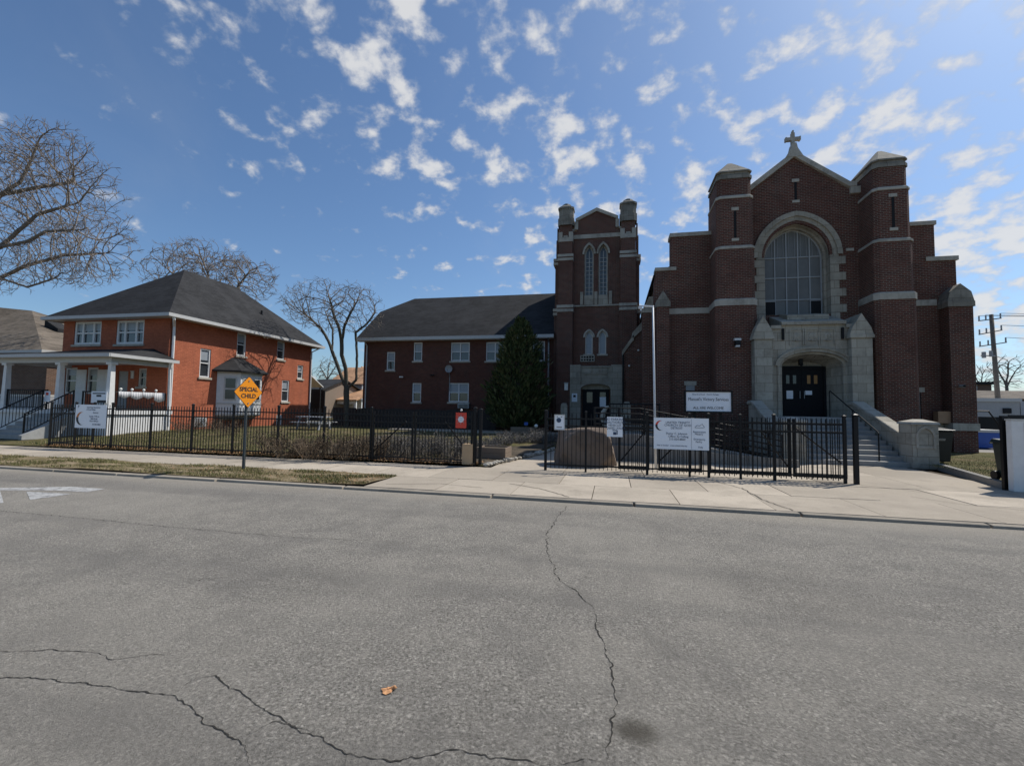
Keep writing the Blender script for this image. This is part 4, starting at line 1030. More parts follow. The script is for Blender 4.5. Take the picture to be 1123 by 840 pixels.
MB().box(a.x+.08, b2.x-.08, PY-.146, PY-.1401, a.z-.12, a.z-.07).box(a.x+.3, b2.x-.3, PY-.146, PY-.1401, a.z-.24, a.z-.16).box(a.x+.35, b2.x-.02, PY-.146, PY-.1401, b2.z, b2.z+.12).build('lettering', INK, t)
a = RY(49.5, 429, PY-.06); 
t = thing('porch_notice', 'small white notice with red mark on the left porch railing', 'sign', a)
MB().box(a.x, a.x+.34, PY-.08, PY-.06, a.z-.48, a.z).build('panel', SIGNW, t); MB().box(a.x+.1, a.x+.25, PY-.086, PY-.0801, a.z-.18, a.z-.06).build('emblem', REDP, t)
p = RY(145, 411, HF-.03); tag(MB().box(p.x-.09, p.x+.09, HF-.04, HF-.002, p.z-.2, p.z+.2).box(p.x-.12, p.x+.12, HF-.06, HF-.041, p.z+.16, p.z+.2).build('mailbox', TRIM), 'narrow pale letter box on the porch wall beside the grey door', 'letter box')
p = RX(189.5, 398, HX+.2)
t = thing('security_camera', 'small dark security camera on orange brick near the front downspout', 'camera', p)
MB().box(HX+.001, p.x, p.y-.03, p.y+.03, p.z-.05, p.z+.05).build('bracket', GREYP, t); MB().tube([(p.x,p.y+.05,p.z),(p.x,p.y-.25,p.z-.06)], .05, 8).build('body', BLK, t)
MB().tube([(HX+.012,p.y,p.z+.05),(HX+.012,p.y,6.0)], .008, 4).build('cable', BLK, t)
p = RX(291, 369.5, HX+.15)
t = thing('security_light', 'pale twin security light under the eaves of the orange house', 'lamp', p)
MB().box(HX+.001, p.x, p.y-.06, p.y+.06, p.z-.05, p.z+.05).build('base', WHT, t); MB().ball((p.x+.05,p.y-.12,p.z-.04), .07).ball((p.x+.05,p.y+.12,p.z-.04), .07).build('lens', BULB, t)

# ================================================================== NEIGHBOURS
# far-left house with a brown hipped roof
nh = thing('neighbour_house', 'older brick house with big brown shingle roof at the far left', 'house', (-42, 25, .2))
a = RY(45, 384, 20.4); zE = RY(20, 384.5, 20.4).z
nx1 = a.x+.1; ny0 = 20.4
MB().box(-52, nx1-.5, ny0+.6, 34, .1, zE-.05).build('wall', BRK4, nh)
MB().box(-52, nx1-.47, ny0+.56, 34.05, .1, 1.9).build('siding', SIDING, nh)
MB().box(-52, nx1-.46, ny0+.52, 34.1, 1.9, 2.02).build('trim', TRIM, nh)
rr = MB(); ap = RY(38, 342, 27); apx, apz = ap.x-.3, ap.z+.1
rr.face([(-55,ny0,zE),(nx1,ny0,zE),(apx,27,apz),(-55,27,apz+1.0)]); rr.face([(nx1,ny0,zE),(nx1,34.6,zE),(apx,27,apz)]); rr.face([(-55,34.6,zE),(-55,27,apz+1.0),(apx,27,apz),(nx1,34.6,zE)]); rr.face([(-55,ny0,zE-.02),(-55,34.6,zE-.02),(nx1,34.6,zE-.02),(nx1,ny0,zE-.02)])
rr.face([(-55,ny0,zE),(-55,27,apz+1.0),(-55,34.6,zE)])
ro = rr.build('roof', SHGB, nh)
MB().box(-55, nx1+.05, ny0-.06, ny0-.002, zE-.14, zE+.03).box(nx1+.002, nx1+.05, ny0, 34.6, zE-.14, zE+.03).build('gutter', GUT, ro)
p = RY(52, 350, 24.5)
dd = MB().prism([(p.x-.4,zE+.6),(p.x+.9,zE+.6),(p.x+.9,p.z-.7),(p.x-.4,p.z)], 'y', 24.6, 25.5); dd.build('dormer', SHG, nh)

def far_house(name, label, u0, u1, vw, vr, y, dep, wallm, roofm, axis='x', nwin=2, wrows=1):
    """plain dwelling: walls to the eaves, pitched roof with ridge along axis, windows facing the street"""
    a, b2 = RY(u0, vw, y), RY(u1, vw, y); ze = (a.z+b2.z)/2; zr2 = RY((u0+u1)/2, vr, y+dep/2).z
    t = thing(name, label, 'house', ((a.x+b2.x)/2, y, .2)); x0, x1 = a.x, b2.x
    w = MB().box(x0, x1, y, y+dep, .1, ze); xm = (x0+x1)/2; ym = y+dep/2; o = .35
    if axis == 'y': w.prism([(x0,ze),(x1,ze),(xm,zr2-.1)], 'y', y, y+dep)
    else: w.prism([(y,ze),(y+dep,ze),(ym,zr2-.1)], 'x', x0, x1)
    w.build('wall', wallm, t)
    r = MB(); k = .12
    if axis == 'y':
        d = o*(zr2-ze)/(xm-x0)
        r.prism([(x0-o,ze-d),(xm,zr2),(x1+o,ze-d),(x1+o,ze-d+k),(xm,zr2+k),(x0-o,ze-d+k)], 'y', y-o, y+dep+o)
    else:
        d = o*(zr2-ze)/(ym-y)
        r.prism([(y-o,ze-d),(ym,zr2),(y+dep+o,ze-d),(y+dep+o,ze-d+k),(ym,zr2+k),(y-o,ze-d+k)], 'x', x0-o, x1+o)
    r.build('roof', roofm, t)
    for row in range(wrows):
        for i in range(nwin):
            xc = x0+(x1-x0)*(i+.5)/nwin; zc = ze-1.3-row*2.7
            if zc < .8: continue
            f = MB().box(xc-.5, xc+.5, y-.05, y-.002, zc-.7, zc+.7).build('window', WHT, t)
            MB().box(xc-.42, xc+.42, y-.06, y-.051, zc-.62, zc-.03).box(xc-.42, xc+.42, y-.06, y-.051, zc+.03, zc+.62).build('pane', GLS, f)
    return t, x0, x1, ze
h, x0, x1, ze = far_house('grey_house', 'grey house with a tan roof seen behind the tree trunk between both brick buildings', 362, 397, 420.5, 404, 52, 9, SIDING, SHGT, 'x', 2, 2)
# its tan porch gable
px0, px1 = RY(357, 440, 47).x, RY(391, 440, 47).x; pz, pr_ = RY(374, 439.5, 47).z, RY(374, 427, 49).z
pg = MB().prism([(46.6,pz),(51.9,pr_),(51.9,pr_+.14),(46.6,pz+.14)], 'x', px0-.2, px1+.2); pgo = pg.build('porch_roof', SHGT, h)
MB().box(px0, px1, 46.9, 47.1, pz-.35, pz-.01).box(px0, px0+.25, 46.9, 47.1, .1, pz-.35).box(px1-.25, px1, 46.9, 47.1, .1, pz-.35).box(px0+.25, px1-.25, 48.5, 51.9, .1, 2.4).build('porch_frame', WHT, h)
far_house('white_house', 'white house with tan roof squeezed against the left edge of the dark brick building', 386, 408, 424, 406, 58, 9, WHT, SHGT, 'y', 1, 2)
far_house('brown_house', 'dark brown house half hidden behind the orange brick house corner', 328, 353, 427, 417, 44, 8, MATS['weathered wood'], SHG, 'x', 1, 1)
g_, _, _, _ = far_house('garage', 'tan walled garage with a dark gable beside the grey house', 349, 368, 433, 424, 49.5, 2, MATS['new pine'], SHGB, 'y', 0)
q = RY(343, 421, 38); g2 = thing('canopy', 'pale sloping metal canopy on the back corner of the orange house', 'canopy', (q.x, 33, .2))
a0, a1 = RY(333, 424, 36), RY(351, 424, 36)
MB().prism([(33.5,a0.z+1.5),(36.5,a0.z-.05),(36.5,a0.z+.03),(33.5,a0.z+1.58)], 'x', a0.x-.4, a1.x).build('roof_sheet', WHT, g2)
MB().box(a0.x, a0.x+.1, 36.2, 36.3, .1, a0.z-.05).box(a1.x-.2, a1.x-.1, 36.2, 36.3, .1, a0.z-.05).box(a0.x-.4, a1.x-.2, 37, 37.1, .1, a0.z-.3).build('post', BLK, g2)
# far right: grey flat-roofed building, brown-roofed store, chimneyed brick corner
a, b2 = RY(1060, 438, 44), RY(1118, 438, 44)
t = thing('grey_building', 'low grey flat roofed building beyond the church at far right', 'building', ((a.x+b2.x)/2, 44, 0))
MB().box(a.x-8, b2.x, 44, 52, 0, a.z-.15).build('wall', plain('pale grey wall', (.36, .36, .35), .8), t)
MB().box(a.x-8.1, b2.x+.1, 43.9, 52.1, a.z-.15, a.z+.12).build('roof_edge', TRIM, t)
c0_, c1_ = RY(1100, 449, 43.95), RY(1109, 452, 43.95)
MB().box(c0_.x, c1_.x, 43.9, 43.99, c1_.z-.1, c0_.z+.1).box(c0_.x-.3, b2.x-1, 43.9, 43.99, c1_.z-1.6, c1_.z-.9).build('opening', DRK, t)
MB().box(b2.x+.2, b2.x+5, 44.2, 50, 0, a.z-.1).build('side_annexe', SIDING, t)
a, b2 = RY(1064, 437, 62), RY(1117, 437, 62)
t = thing('brown_roof_store', 'long low building with brown shingle roof behind the grey building at far right', 'building', ((a.x+b2.x)/2, 62, 0)); zt = RY(1090, 428, 66).z
MB().box(a.x-6, b2.x+14, 62, 72, 0, a.z).build('wall', BRK4, t); MB().prism([(61.5,a.z),(67,zt),(72.5,a.z)], 'x', a.x-6.5, b2.x+14.5).build('roof', SHGB, t)
a, b2 = RY(1068, 419.5, 78), RY(1086.5, 419.5, 78)
t = thing('red_brick_store', 'red and white brick building corner left of the utility pole', 'building', ((a.x+b2.x)/2, 78, 0))
MB().box(a.x-8, b2.x-1.6, 78, 88, 0, a.z-.3).build('wall', TRIM, t); MB().box(b2.x-1.6, b2.x, 77.9, 88, 0, a.z-.3).build('corner_wall', BRK4, t); MB().box(a.x-8.2, b2.x+.3, 77.6, 88.2, a.z-.29, a.z+.1).build('roof_edge', BLK, t)

# ================================================================== IRON FENCES
FY = 12.5; FH = 1.53
def picket_panel(parent, x0, x1, y, h=FH, sp=.108, name='panel', zb=.06, low2=False):
    m = MB(); n = max(2, round((x1-x0)/sp))
    for i in range(1, n):
        x = x0+(x1-x0)*i/n; m.box(x-.0085, x+.0085, y-.0085, y+.0085, zb, h-.012)
        m.hexa([(x-.0085,y-.0085,h-.012),(x+.0085,y-.0085,h-.012),(x+.0085,y+.0085,h-.012),(x-.0085,y+.0085,h-.012)], [(x-.001,y-.001,h+.02),(x+.001,y-.001,h+.02),(x+.001,y+.001,h+.02),(x-.001,y+.001,h+.02)])
    for z in (h-.13, h-.33, .16)+((.30,) if low2 else ()): m.box(x0, x1, y-.019, y+.019, z-.019, z+.019)
    return m.build(name, BLK, parent)
def picket_post(parent, x, y, h=FH+.06, r=.029, name='post'):
    m = MB().box(x-r, x+r, y-r, y+r, -.03, h).box(x-r-.01, x+r+.01, y-r-.01, y+r+.01, h, h+.02)
    m.hexa([(x-r-.01,y-r-.01,h+.02),(x+r+.01,y-r-.01,h+.02),(x+r+.01,y+r+.01,h+.02),(x-r-.01,y+r+.01,h+.02)], [(x-.008,y-.008,h+.05),(x+.008,y-.008,h+.05),(x+.008,y+.008,h+.05),(x-.008,y+.008,h+.05)])
    return m.build(name, BLK, parent)
xs = [RZ(u, v, 0).x for u, v in ((54,490.2),(80,491.5),(119,493.4),(162.5,495.3),(206.5,497.5),(252,499.5),(300,502),(350,504.5),(401.5,507))]
f1 = thing('iron_fence', 'long black iron picket fence before the lawn and orange house', 'fence', ((xs[0]+xs[-1])/2, FY, 0))
for x in xs: picket_post(f1, x, FY)
for a, b2 in zip(xs, xs[1:]): picket_panel(f1, a+.03, b2-.03, FY)
# return leg along the walk to the porch
m = MB(); x = xs[0]; n = 12
for i in range(1, n): y = FY+i*.11*1.0; m.box(x-.0085, x+.0085, y-.0085, y+.0085, .06, FH)
for z in (FH-.13, FH-.33, .16): m.box(x-.019, x+.019, FY+.03, FY+1.35, z-.019, z+.019)
m.build('side_panel', BLK, f1); picket_post(f1, x, FY+1.4)
def leaf_gate(name, label, x0, x1, y, brace, sp=.108, h=FH-.02):
    t = thing(name, label, 'gate', ((x0+x1)/2, y, 0))
    picket_panel(t, x0+.05, x1-.05, y, h, sp, 'panel')
    m = MB().box(x0, x0+.05, y-.025, y+.025, .08, h).box(x1-.05, x1, y-.025, y+.025, .08, h).box(x0+.049, x1-.049, y-.02, y+.02, .085, .115); m.build('frame', BLK, t)
    (xa, za), (xb, zb2) = brace; MB().tube([(xa, y+.03, za), (xb, y+.03, zb2)], .02, 6).build('brace', BLK, t)
    return t
gx = [RZ(u, v, 0).x for u, v in ((401.5,507),(441,509),(458,509.6),(519,512.6))]
leaf_gate('iron_gate', 'left black iron gate leaf with brace rising towards the red sign', gx[0]+.06, gx[1]+.2, FY, ((gx[0]+.1,.32),(gx[1]-.05,1.22)))
leaf_gate('iron_gate', 'right black iron gate leaf that carries the red sign', gx[1]+.24, gx[3]-.12, FY, ((gx[3]-.18,.32),(gx[2]+.7,1.24)), sp=.1)
t = thing('gate_post', 'thick double black post at the driveway edge beside the red sign', 'post', (gx[3], FY, 0)); picket_post(t, gx[3]-.05, FY, FH+.1, .045); picket_post(t, gx[3]+.1, FY+.05, FH+.06, .04)
# right-hand fence and the sliding gates standing behind it
xr2 = [RZ(u, v, 0).x for u, v in ((597.5,516),(642,518),(710,521),(757,523.2),(778,524),(813,525.5),(850,527),(926,530),(938,530.5))]
f2 = thing('iron_fence', 'black iron picket fence before the driveway, ramp and stone stairs', 'fence', ((xr2[0]+xr2[-1])/2, FY-.12, 0)); FY2 = FY-.12
for x, r in zip(xr2, (.034,.026,.031,.026,.03,.025,.031,.03,.046)): picket_post(f2, x, FY2, FH+.05+(r-.03)*2, r)
for a, b2 in zip(xr2, xr2[1:]):
    if b2-a > .25: picket_panel(f2, a+.03, b2-.03, FY2, sp=.112)
leaf_gate('iron_gate', 'narrow black iron gate leaf behind the fence under the tow-away notice', RZ(678, 519, 0).x, RZ(713, 520.5, 0).x, FY2+.3, ((RZ(681, 519, 0).x,.3),(RZ(712, 520.5, 0).x,1.2)))
leaf_gate('iron_gate', 'black iron gate leaf standing behind the large white crescent banner', RZ(723, 521, 0).x, RZ(772, 523, 0).x, FY2+.3, ((RZ(724, 521, 0).x,.32),(RZ(765, 523, 0).x,1.25)))
leaf_gate('iron_gate', 'wide black iron gate leaf with falling brace in front of the ramp', RZ(779, 523, 0).x, RZ(868, 526.5, 0).x, FY2+.26, ((RZ(838, 526, 0).x,1.2),(RZ(868, 527, 0).x,.3)), sp=.1)
leaf_gate('iron_gate', 'black iron gate leaf with falling brace directly before the stone stairs', RZ(869, 526.5, 0).x+.04, RZ(928, 528.5, 0).x, FY2+.26, ((RZ(874, 527, 0).x,1.3),(RZ(922, 528, 0).x,.45)), sp=.1)

# ================================================================== SIGNS
def board(name, label, u0, v0, u1, v1, y, fm, frame=None, th=.012, cat='sign'):
    um, vm = (u0+u1)/2, (v0+v1)/2
    x0, x1 = RY(u0, vm, y).x, RY(u1, vm, y).x; z1, z0 = RY(um, v0, y).z, RY(um, v1, y).z
    t = thing(name, label, cat, ((x0+x1)/2, y, (z0+z1)/2))
    MB().box(x0, x1, y, y+th, z0, z1).build('panel', fm, t)
    if frame:
        w = .05; MB().box(x0-w, x1+w, y-.03, y-.0005, z1, z1+w).box(x0-w, x1+w, y-.03, y-.0005, z0-w, z0).box(x0-w, x0, y-.03, y-.0005, z0, z1).box(x1, x1+w, y-.03, y-.0005, z0, z1).build('frame', frame, t); MB().box(x0-w, x1+w, y+th+.001, y+.12, z0-w, z1+w).build('case', frame, t)
    return t, x0, x1, z0, z1
def crescent(parent, cx_, cz, r, y, m1=None, top=REDP):
    n = 20; out = []; inn = []
    for i in range(n+1):
        a = RAD(62)+RAD(236)*i/n; out.append((cx_+r*cos(a), cz+r*sin(a)))
    p0, p1 = Vector(out[0]), Vector(out[-1])
    for i in range(n+1):
        a = RAD(62)+RAD(236)*i/n; k = sin(pi*i/n)**.8
        inn.append((cx_+r*cos(a)+k*r*.42, cz+r*sin(a)*(1-.12*k)))
    m = MB()
    for i in range(n):
        m.face([(out[i][0],y,out[i][1]),(out[i+1][0],y,out[i+1][1]),(inn[i+1][0],y,inn[i+1][1]),(inn[i][0],y,inn[i][1])], 0 if i < n*.42 else 1)
    return m.build('emblem', [top, INK], parent, recalc=False)
# long white banner on the right fence
t, x0, x1, z0, z1 = board('banner', 'large white banner with red and black crescent on the right fence', 717, 458.5, 777.5, 493, FY2-.06, SIGNW)
w, hh = x1-x0, z1-z0; yy = FY2-.064
crescent(t, x0+w*.125, z1-hh*.25, hh*.16, yy)
def line(s, fx, fz, sz, m=INKB, al='CENTER', sq=.9): text(t, s, x0+w*fx, yy, z1-hh*fz, sz, m, align=al, squash=sq)
line('UNITED TRINITY', .44, .15, .082, sq=.95); line('CHURCH OF GOD', .44, .235, .08, sq=.98); line('DETROIT', .42, .325, .078)
line('Pastor C. Johnson', .42, .50, .078); line('Office: by Calling', .45, .59, .078); line('313-824-8860', .43, .68, .078)
line('Visit us Sundays   www.unitedtrinity.org', .33, .88, .05)
MB().box(x0+w*.685, x0+w*.688, yy-.001, yy+.002, z0+.02, z1-.02).build('divider', INKB, t)
MB().tube([(x0+w*.75,yy,z1-hh*.28),(x0+w*.79,yy,z1-hh*.22),(x0+w*.83,yy,z1-hh*.24),(x0+w*.88,yy,z1-hh*.18),(x0+w*.92,yy,z1-hh*.27)], .006, 4).tube([(x0+w*.75,yy,z1-hh*.3),(x0+w*.85,yy,z1-hh*.3),(x0+w*.92,yy,z1-hh*.29)], .005, 4).build('drawing', INKB, t)
line('Restoration', .83, .43, .07); line('Ministry', .82, .5, .065); line('Emergency', .83, .66, .07); line('Pantry', .82, .74, .065); line('Daily', .85, .91, .06)
# banner on the left fence
t, x0, x1, z0, z1 = board('banner', 'white banner with orange and black crescent on the left fence', 82.5, 443.8, 116.5, 469.5, FY-.06, SIGNW)
w, hh = x1-x0, z1-z0; yy = FY-.064
crescent(t, x0+w*.2, z1-hh*.6, hh*.28, yy, top=plain('orange ink', (.5, .18, .06), .6))
line('United Trinity Church of God', .58, .12, .07, sq=.7); line('of Detroit Michigan', .5, .21, .065, sq=.8)
line('Services', .66, .34, .08); line('Sunday  9:30 am', .62, .5, .075); line('Bible Study', .62, .6, .075); line('Wed  6:00 pm', .62, .7, .075); line('313-824-8860', .7, .84, .075)
line('P', .09, .1, .14, INK)
# framed sign on two posts
SY = 16.3
t, x0, x1, z0, z1 = board('church_sign', 'black framed white sign reading Victory Services on dark posts', 752.3, 430, 801.7, 451, SY, SIGNW, BLK)
w, hh = x1-x0, z1-z0; yy = SY-.005
line("Manuel's Victory Services", .5, .38, .15, INK, sq=.82); line('Church of God', .28, .13, .07, sq=.9); line('Detroit, Michigan', .6, .13, .06); line('ALL ARE WELCOME', .5, .83, .12, INK, sq=.9)
MB().box(x0+.25, x0+.33, SY+.13, SY+.2, 0, z1).box(x1-.33, x1-.25, SY+.13, SY+.2, 0, z1).build('post', BLK, t)
# small fence signs
t, x0, x1, z0, z1 = board('notice_sign', 'white notice sign with blue lettering left of the large crescent banner', 665.7, 457.2, 682.8, 479, FY2-.06, SIGNW)
w, hh = x1-x0, z1-z0; yy = FY2-.064
line('NO PARKING', .5, .13, .095, sq=.85); line('UNAUTHORIZED', .5, .28, .088, sq=.8); line('VEHICLES', .5, .43, .09); line('TOWED AWAY', .5, .58, .09, sq=.85)
MB().box(x0+w*.36, x0+w*.68, yy-.002, yy+.002, z1-hh*.7, z1-hh*.66).box(x0+w*.62, x0+w*.68, yy-.002, yy+.002, z1-hh*.88, z1-hh*.7).box(x0+w*.4, x0+w*.6, yy-.002, yy+.002, z1-hh*.9, z1-hh*.76).build('symbol', INKB, t)
t, x0, x1, z0, z1 = board('notice_sign', 'small white framed sign with a dark round emblem on the right fence end', 608.3, 455, 619, 471, FY2-.06, SIGNW)
w, hh = x1-x0, z1-z0; yy = FY2-.064
MB().tube([(x0+w*.42,yy+.002,z1-hh*.36),(x0+w*.42,yy-.002,z1-hh*.36)], .065, 12).build('emblem', INKB, t); MB().box(x0+w*.2, x0+w*.34, yy-.002, yy+.002, z1-hh*.17, z1-hh*.1).box(x0+w*.62, x0+w*.76, yy-.002, yy+.002, z1-hh*.17, z1-hh*.1).box(x0+w*.2, x0+w*.75, yy-.002, yy+.002, z0+hh*.12, z0+hh*.2).build('lettering', GREYP, t)
m = MB()
for a in ((x0-.012,x1+.012,z1-.01,z1+.012),(x0-.012,x1+.012,z0-.012,z0+.01),(x0-.012,x0+.01,z0+.01,z1-.01),(x1-.01,x1+.012,z0+.01,z1-.01)): m.box(a[0], a[1], FY2-.07, FY2-.0605, a[2], a[3])
m.build('frame', TRIM, t)
t, x0, x1, z0, z1 = board('notice_sign', 'red notice sign with a white disc on the left gate', 499.7, 452.5, 511.3, 469.5, FY-.06, REDP)
w, hh = x1-x0, z1-z0; yy = FY-.064; cx_, cz = (x0+x1)/2, z0+hh*.56
MB().tube([(cx_,yy+.003,cz),(cx_,yy-.001,cz)], w*.27, 16).build('emblem', SIGNW, t)
m = MB()
for i in range(8): a = 2*pi*i/8; m.tube([(cx_+w*.3*cos(a),yy-.002,cz+w*.3*sin(a)),(cx_+w*.42*cos(a),yy-.002,cz+w*.42*sin(a))], .012, 4)
m.tube([(cx_-w*.2,yy-.004,cz+.03),(cx_+w*.2,yy-.004,cz+.03)], .008, 4).tube([(cx_-w*.2,yy-.004,cz-.03),(cx_+w*.2,yy-.004,cz-.03)], .008, 4).build('mark', GREYP, t)
MB().ball((cx_, FY-.04, z1+.07), .035).build('hanger', WHT, t)
# yellow diamond warning sign on the verge
b0_ = RZ(265.5, 515, .02)
t = thing('warning_sign', 'yellow diamond SPECIAL CHILD sign on a grey post in the grass verge', 'sign', (b0_.x, b0_.y, 0))
top = RY(269.8, 420, b0_.y); sc_ = RY(269.8, 430, b0_.y)
pst = MB(); px_ = b0_.x; lean = (top.x-px_)
pst.hexa([(px_-.03,b0_.y+.02,-.05),(px_+.03,b0_.y+.02,-.05),(px_+.03,b0_.y+.05,-.05),(px_-.03,b0_.y+.05,-.05)], [(px_+lean-.03,b0_.y+.02,top.z),(px_+lean+.03,b0_.y+.02,top.z),(px_+lean+.03,b0_.y+.05,top.z),(px_+lean-.03,b0_.y+.05,top.z)])
pst.hexa([(px_-.038,b0_.y+.05,-.05),(px_+.038,b0_.y+.05,-.05),(px_+.038,b0_.y+.056,-.05),(px_-.038,b0_.y+.056,-.05)], [(px_+lean-.038,b0_.y+.05,top.z),(px_+lean+.038,b0_.y+.05,top.z),(px_+lean+.038,b0_.y+.056,top.z),(px_+lean-.038,b0_.y+.056,top.z)])
pst.build('post', plain('weathered post', (.045, .055, .058), .6), t)
R_ = .40; ang = RAD(80)
def dpt(a, b3, off): off += .045; return (sc_.x+a*cos(ang)+off*sin(ang), b0_.y+.035+a*sin(ang)-off*cos(ang), sc_.z+b3)
def diamond(r, off, th, rc_=.045):
    pts = []
    for i in range(4):
        a = pi/2+i*pi/2; c_ = Vector((cos(a), sin(a)))*r
        n1 = Vector((cos(a+pi/2), sin(a+pi/2)))*r; n0 = Vector((cos(a-pi/2), sin(a-pi/2)))*r
        pts += [c_.lerp(n0, rc_*.5), c_.lerp(c_.lerp(n0, .1).lerp(c_.lerp(n1, .1), .5), .6), c_.lerp(n1, rc_*.5)]
    return pts
for r, off, mat, nm in ((R_, 0, INK, 'back_panel'), (R_*.965, .006, YEL, 'face')):
    P = diamond(r, off, 0); m = MB(); f_ = [dpt(p.x, p.y, off+.006) for p in P]; bk = [dpt(p.x, p.y, off) for p in P]
    m.face(f_).face(list(reversed(bk)))
    for i in range(len(P)): j = (i+1) % len(P); m.face([f_[j], f_[i], bk[i], bk[j]])
    m.build(nm, mat, t)
for s, zz, sz in (('SPECIAL', .065, .148), ('CHILD', -.10, .148)):
    q = dpt(0, zz, .0145); text(t, s, q[0], q[1], q[2], sz, INK, rotz=ang, squash=.95, bold=.004)
m = MB()
for zz in (.28, -.28): q = Vector(dpt(0, zz, .012)); q2 = Vector(dpt(0, zz, .024)); m.tube([q, q2], .018, 8)
m.build('bolt', STEEL, t)

# ================================================================== STAIRS, RAMP AND FURNITURE
SX0, SX1 = 5.95, 9.22
s_ = thing('stone_stairs', 'worn stone stairs with solid cheek walls climbing to the church doors', 'stairs', (7.6, 16.85, 0))
m = MB(); n = 10; rise = .151; tread = .335; y0 = 16.85
for i in range(n):
    m.box(SX0, SX1, y0+tread*i, y0+tread*(i+1) if i < n-1 else YPF+1.3, -.02 if i == 0 else rise*(i)-.02, rise*(i+1))
m.build('step', STNS, s_, bevel=.012)
def cheek(x0, x1):
    c = MB().prism([(17.35,0),(20.95,0),(20.95,1.98),(20.45,1.98),(17.35,.86)], 'x', x0+.06, x1-.06); co = c.build('cheek_wall', STN, s_)
    k = MB().prism([(17.42,.88),(17.42,1.06),(20.4,2.14),(20.9,2.14),(20.98,2.06),(20.98,1.98),(20.4,1.98)], 'x', x0-.02, x1+.02); k.build('coping', STN, co, bevel=.04)
    p = MB().box(x0-.04, x1+.27, 16.72, 17.42, -.03, 1.36); po = p.build('pier', STN, s_, bevel=.012)
    q = MB(); a, b2, yy0, yy1 = x0-.08, x1+.31, 16.68, 17.46
    q.hexa([(a,yy0,1.36),(b2,yy0,1.36),(b2,yy1,1.36),(a,yy1,1.36)], [(a+.03,yy0+.03,1.43),(b2-.03,yy0+.03,1.43),(b2-.03,yy1-.03,1.43),(a+.03,yy1-.03,1.43)])
    q.hexa([(a+.03,yy0+.03,1.43),(b2-.03,yy0+.03,1.43),(b2-.03,yy1-.03,1.43),(a+.03,yy1-.03,1.43)], [(a+.3,yy0+.3,1.52),(b2-.3,yy0+.3,1.52),(b2-.3,yy1-.3,1.52),(a+.3,yy1-.3,1.52)])
    q.build('pier_cap', STNP, po)
    xm = (x0+x1)/2+.115; r = MB(); arch_ring(r, xm, (.2, .26), (.26, .34), .62, .98, 16.68, 16.725, n=8); r.box(xm-.2, xm+.2, 16.7, 16.722, .62, .68); r.build('carved_panel', STNP, po)
cheek(SX1, SX1+.40); cheek(SX0-.40, SX0)
hr = MB(); hx = 8.4
hr.tube([(hx,17.0,.15),(hx,17.0,1.05),(hx,17.06,1.1),(hx,20.3,2.55),(hx,20.35,2.5),(hx,20.35,1.5)], .022, 6).tube([(hx,18.6,.9),(hx,18.6,1.78)], .018, 6)
hr.build('handrail', BLK, s_)
# concrete ramp with a five-bar railing
rp = thing('access_ramp', 'sloping concrete access ramp with black five bar railing beside the stairs', 'ramp', (3.4, 15.5, 0))
RX0, RX1, RYa, RYb = .9, 5.15, 15.5, 17.0; zt0, zt1 = .86, .10
MB().prism([(RX0-1.6,-.02),(RX1+.4,-.02),(RX1+.4,.06),(RX0,zt0),(RX0-1.6,zt0)], 'y', RYa+.16, RYb).build('slab', CONCG, rp)
MB().prism([(RX0-1.6,-.02),(RX1+.4,-.02),(RX1+.4,.22),(RX0,.5),(RX0-1.6,.5)], 'y', RYa, RYa+.155).build('kerb_wall', CONCG, rp)
def zr3(x): return zt0+(zt1-zt0)*max(0, (x-RX0)/(RX1-RX0))
def five_bar(y, name):
    m = MB()
    for k_ in range(5):
        h = .14+.18*k_; m.tube([(RX0-1.5,y,zt0+h),(RX0,y,zt0+h),(RX1,y,zt1+h)], .02, 6)
    for i in range(8):
        x = RX0-1.5+(RX1-RX0+1.5)*i/7; m.tube([(x,y,zr3(x)-.1),(x,y,zr3(x)+.88)], .024, 6)
    m.build(name, BLK, rp)
five_bar(RYa+.2, 'railing'); five_bar(RYb-.05, 'railing')
# low wall and retaining block left of the ramp
lw_ = tag(MB().box(-.2, 1.9, 18.6, 19.5, -.02, 1.02).box(-.25, 1.95, 18.55, 19.55, 1.02, 1.1).build('garden_wall', CONCG), 'grey concrete block wall behind the boulder and driveway gate', 'wall')
m = railing((-.1,18.7,1.1),(1.8,18.7,1.1),.8); tag(m.build('guard_rail', BLK), 'black guard rail standing on the grey concrete block wall', 'railing')
# white lamp pole with a short arm
pp = RY(718.3, 470, 13.6)
t = thing('white_pole', 'tall slim white pole with a short arm rising behind the crescent banner', 'pole', (pp.x, 13.6, 0))
tp = RY(716, 335.5, 13.6)
MB().tube([(pp.x+.02,13.6,0),(tp.x,13.6,tp.z)], [.034,.026], 10).build('shaft', POLEW, t, smooth=True)
al = RY(701, 335.5, 13.6); MB().tube([(tp.x+.03,13.6,tp.z-.02),(al.x,13.6,al.z)], .024, 8).box(al.x-.02, al.x+.08, 13.56, 13.64, al.z-.09, al.z-.022).build('arm', POLEW, t)
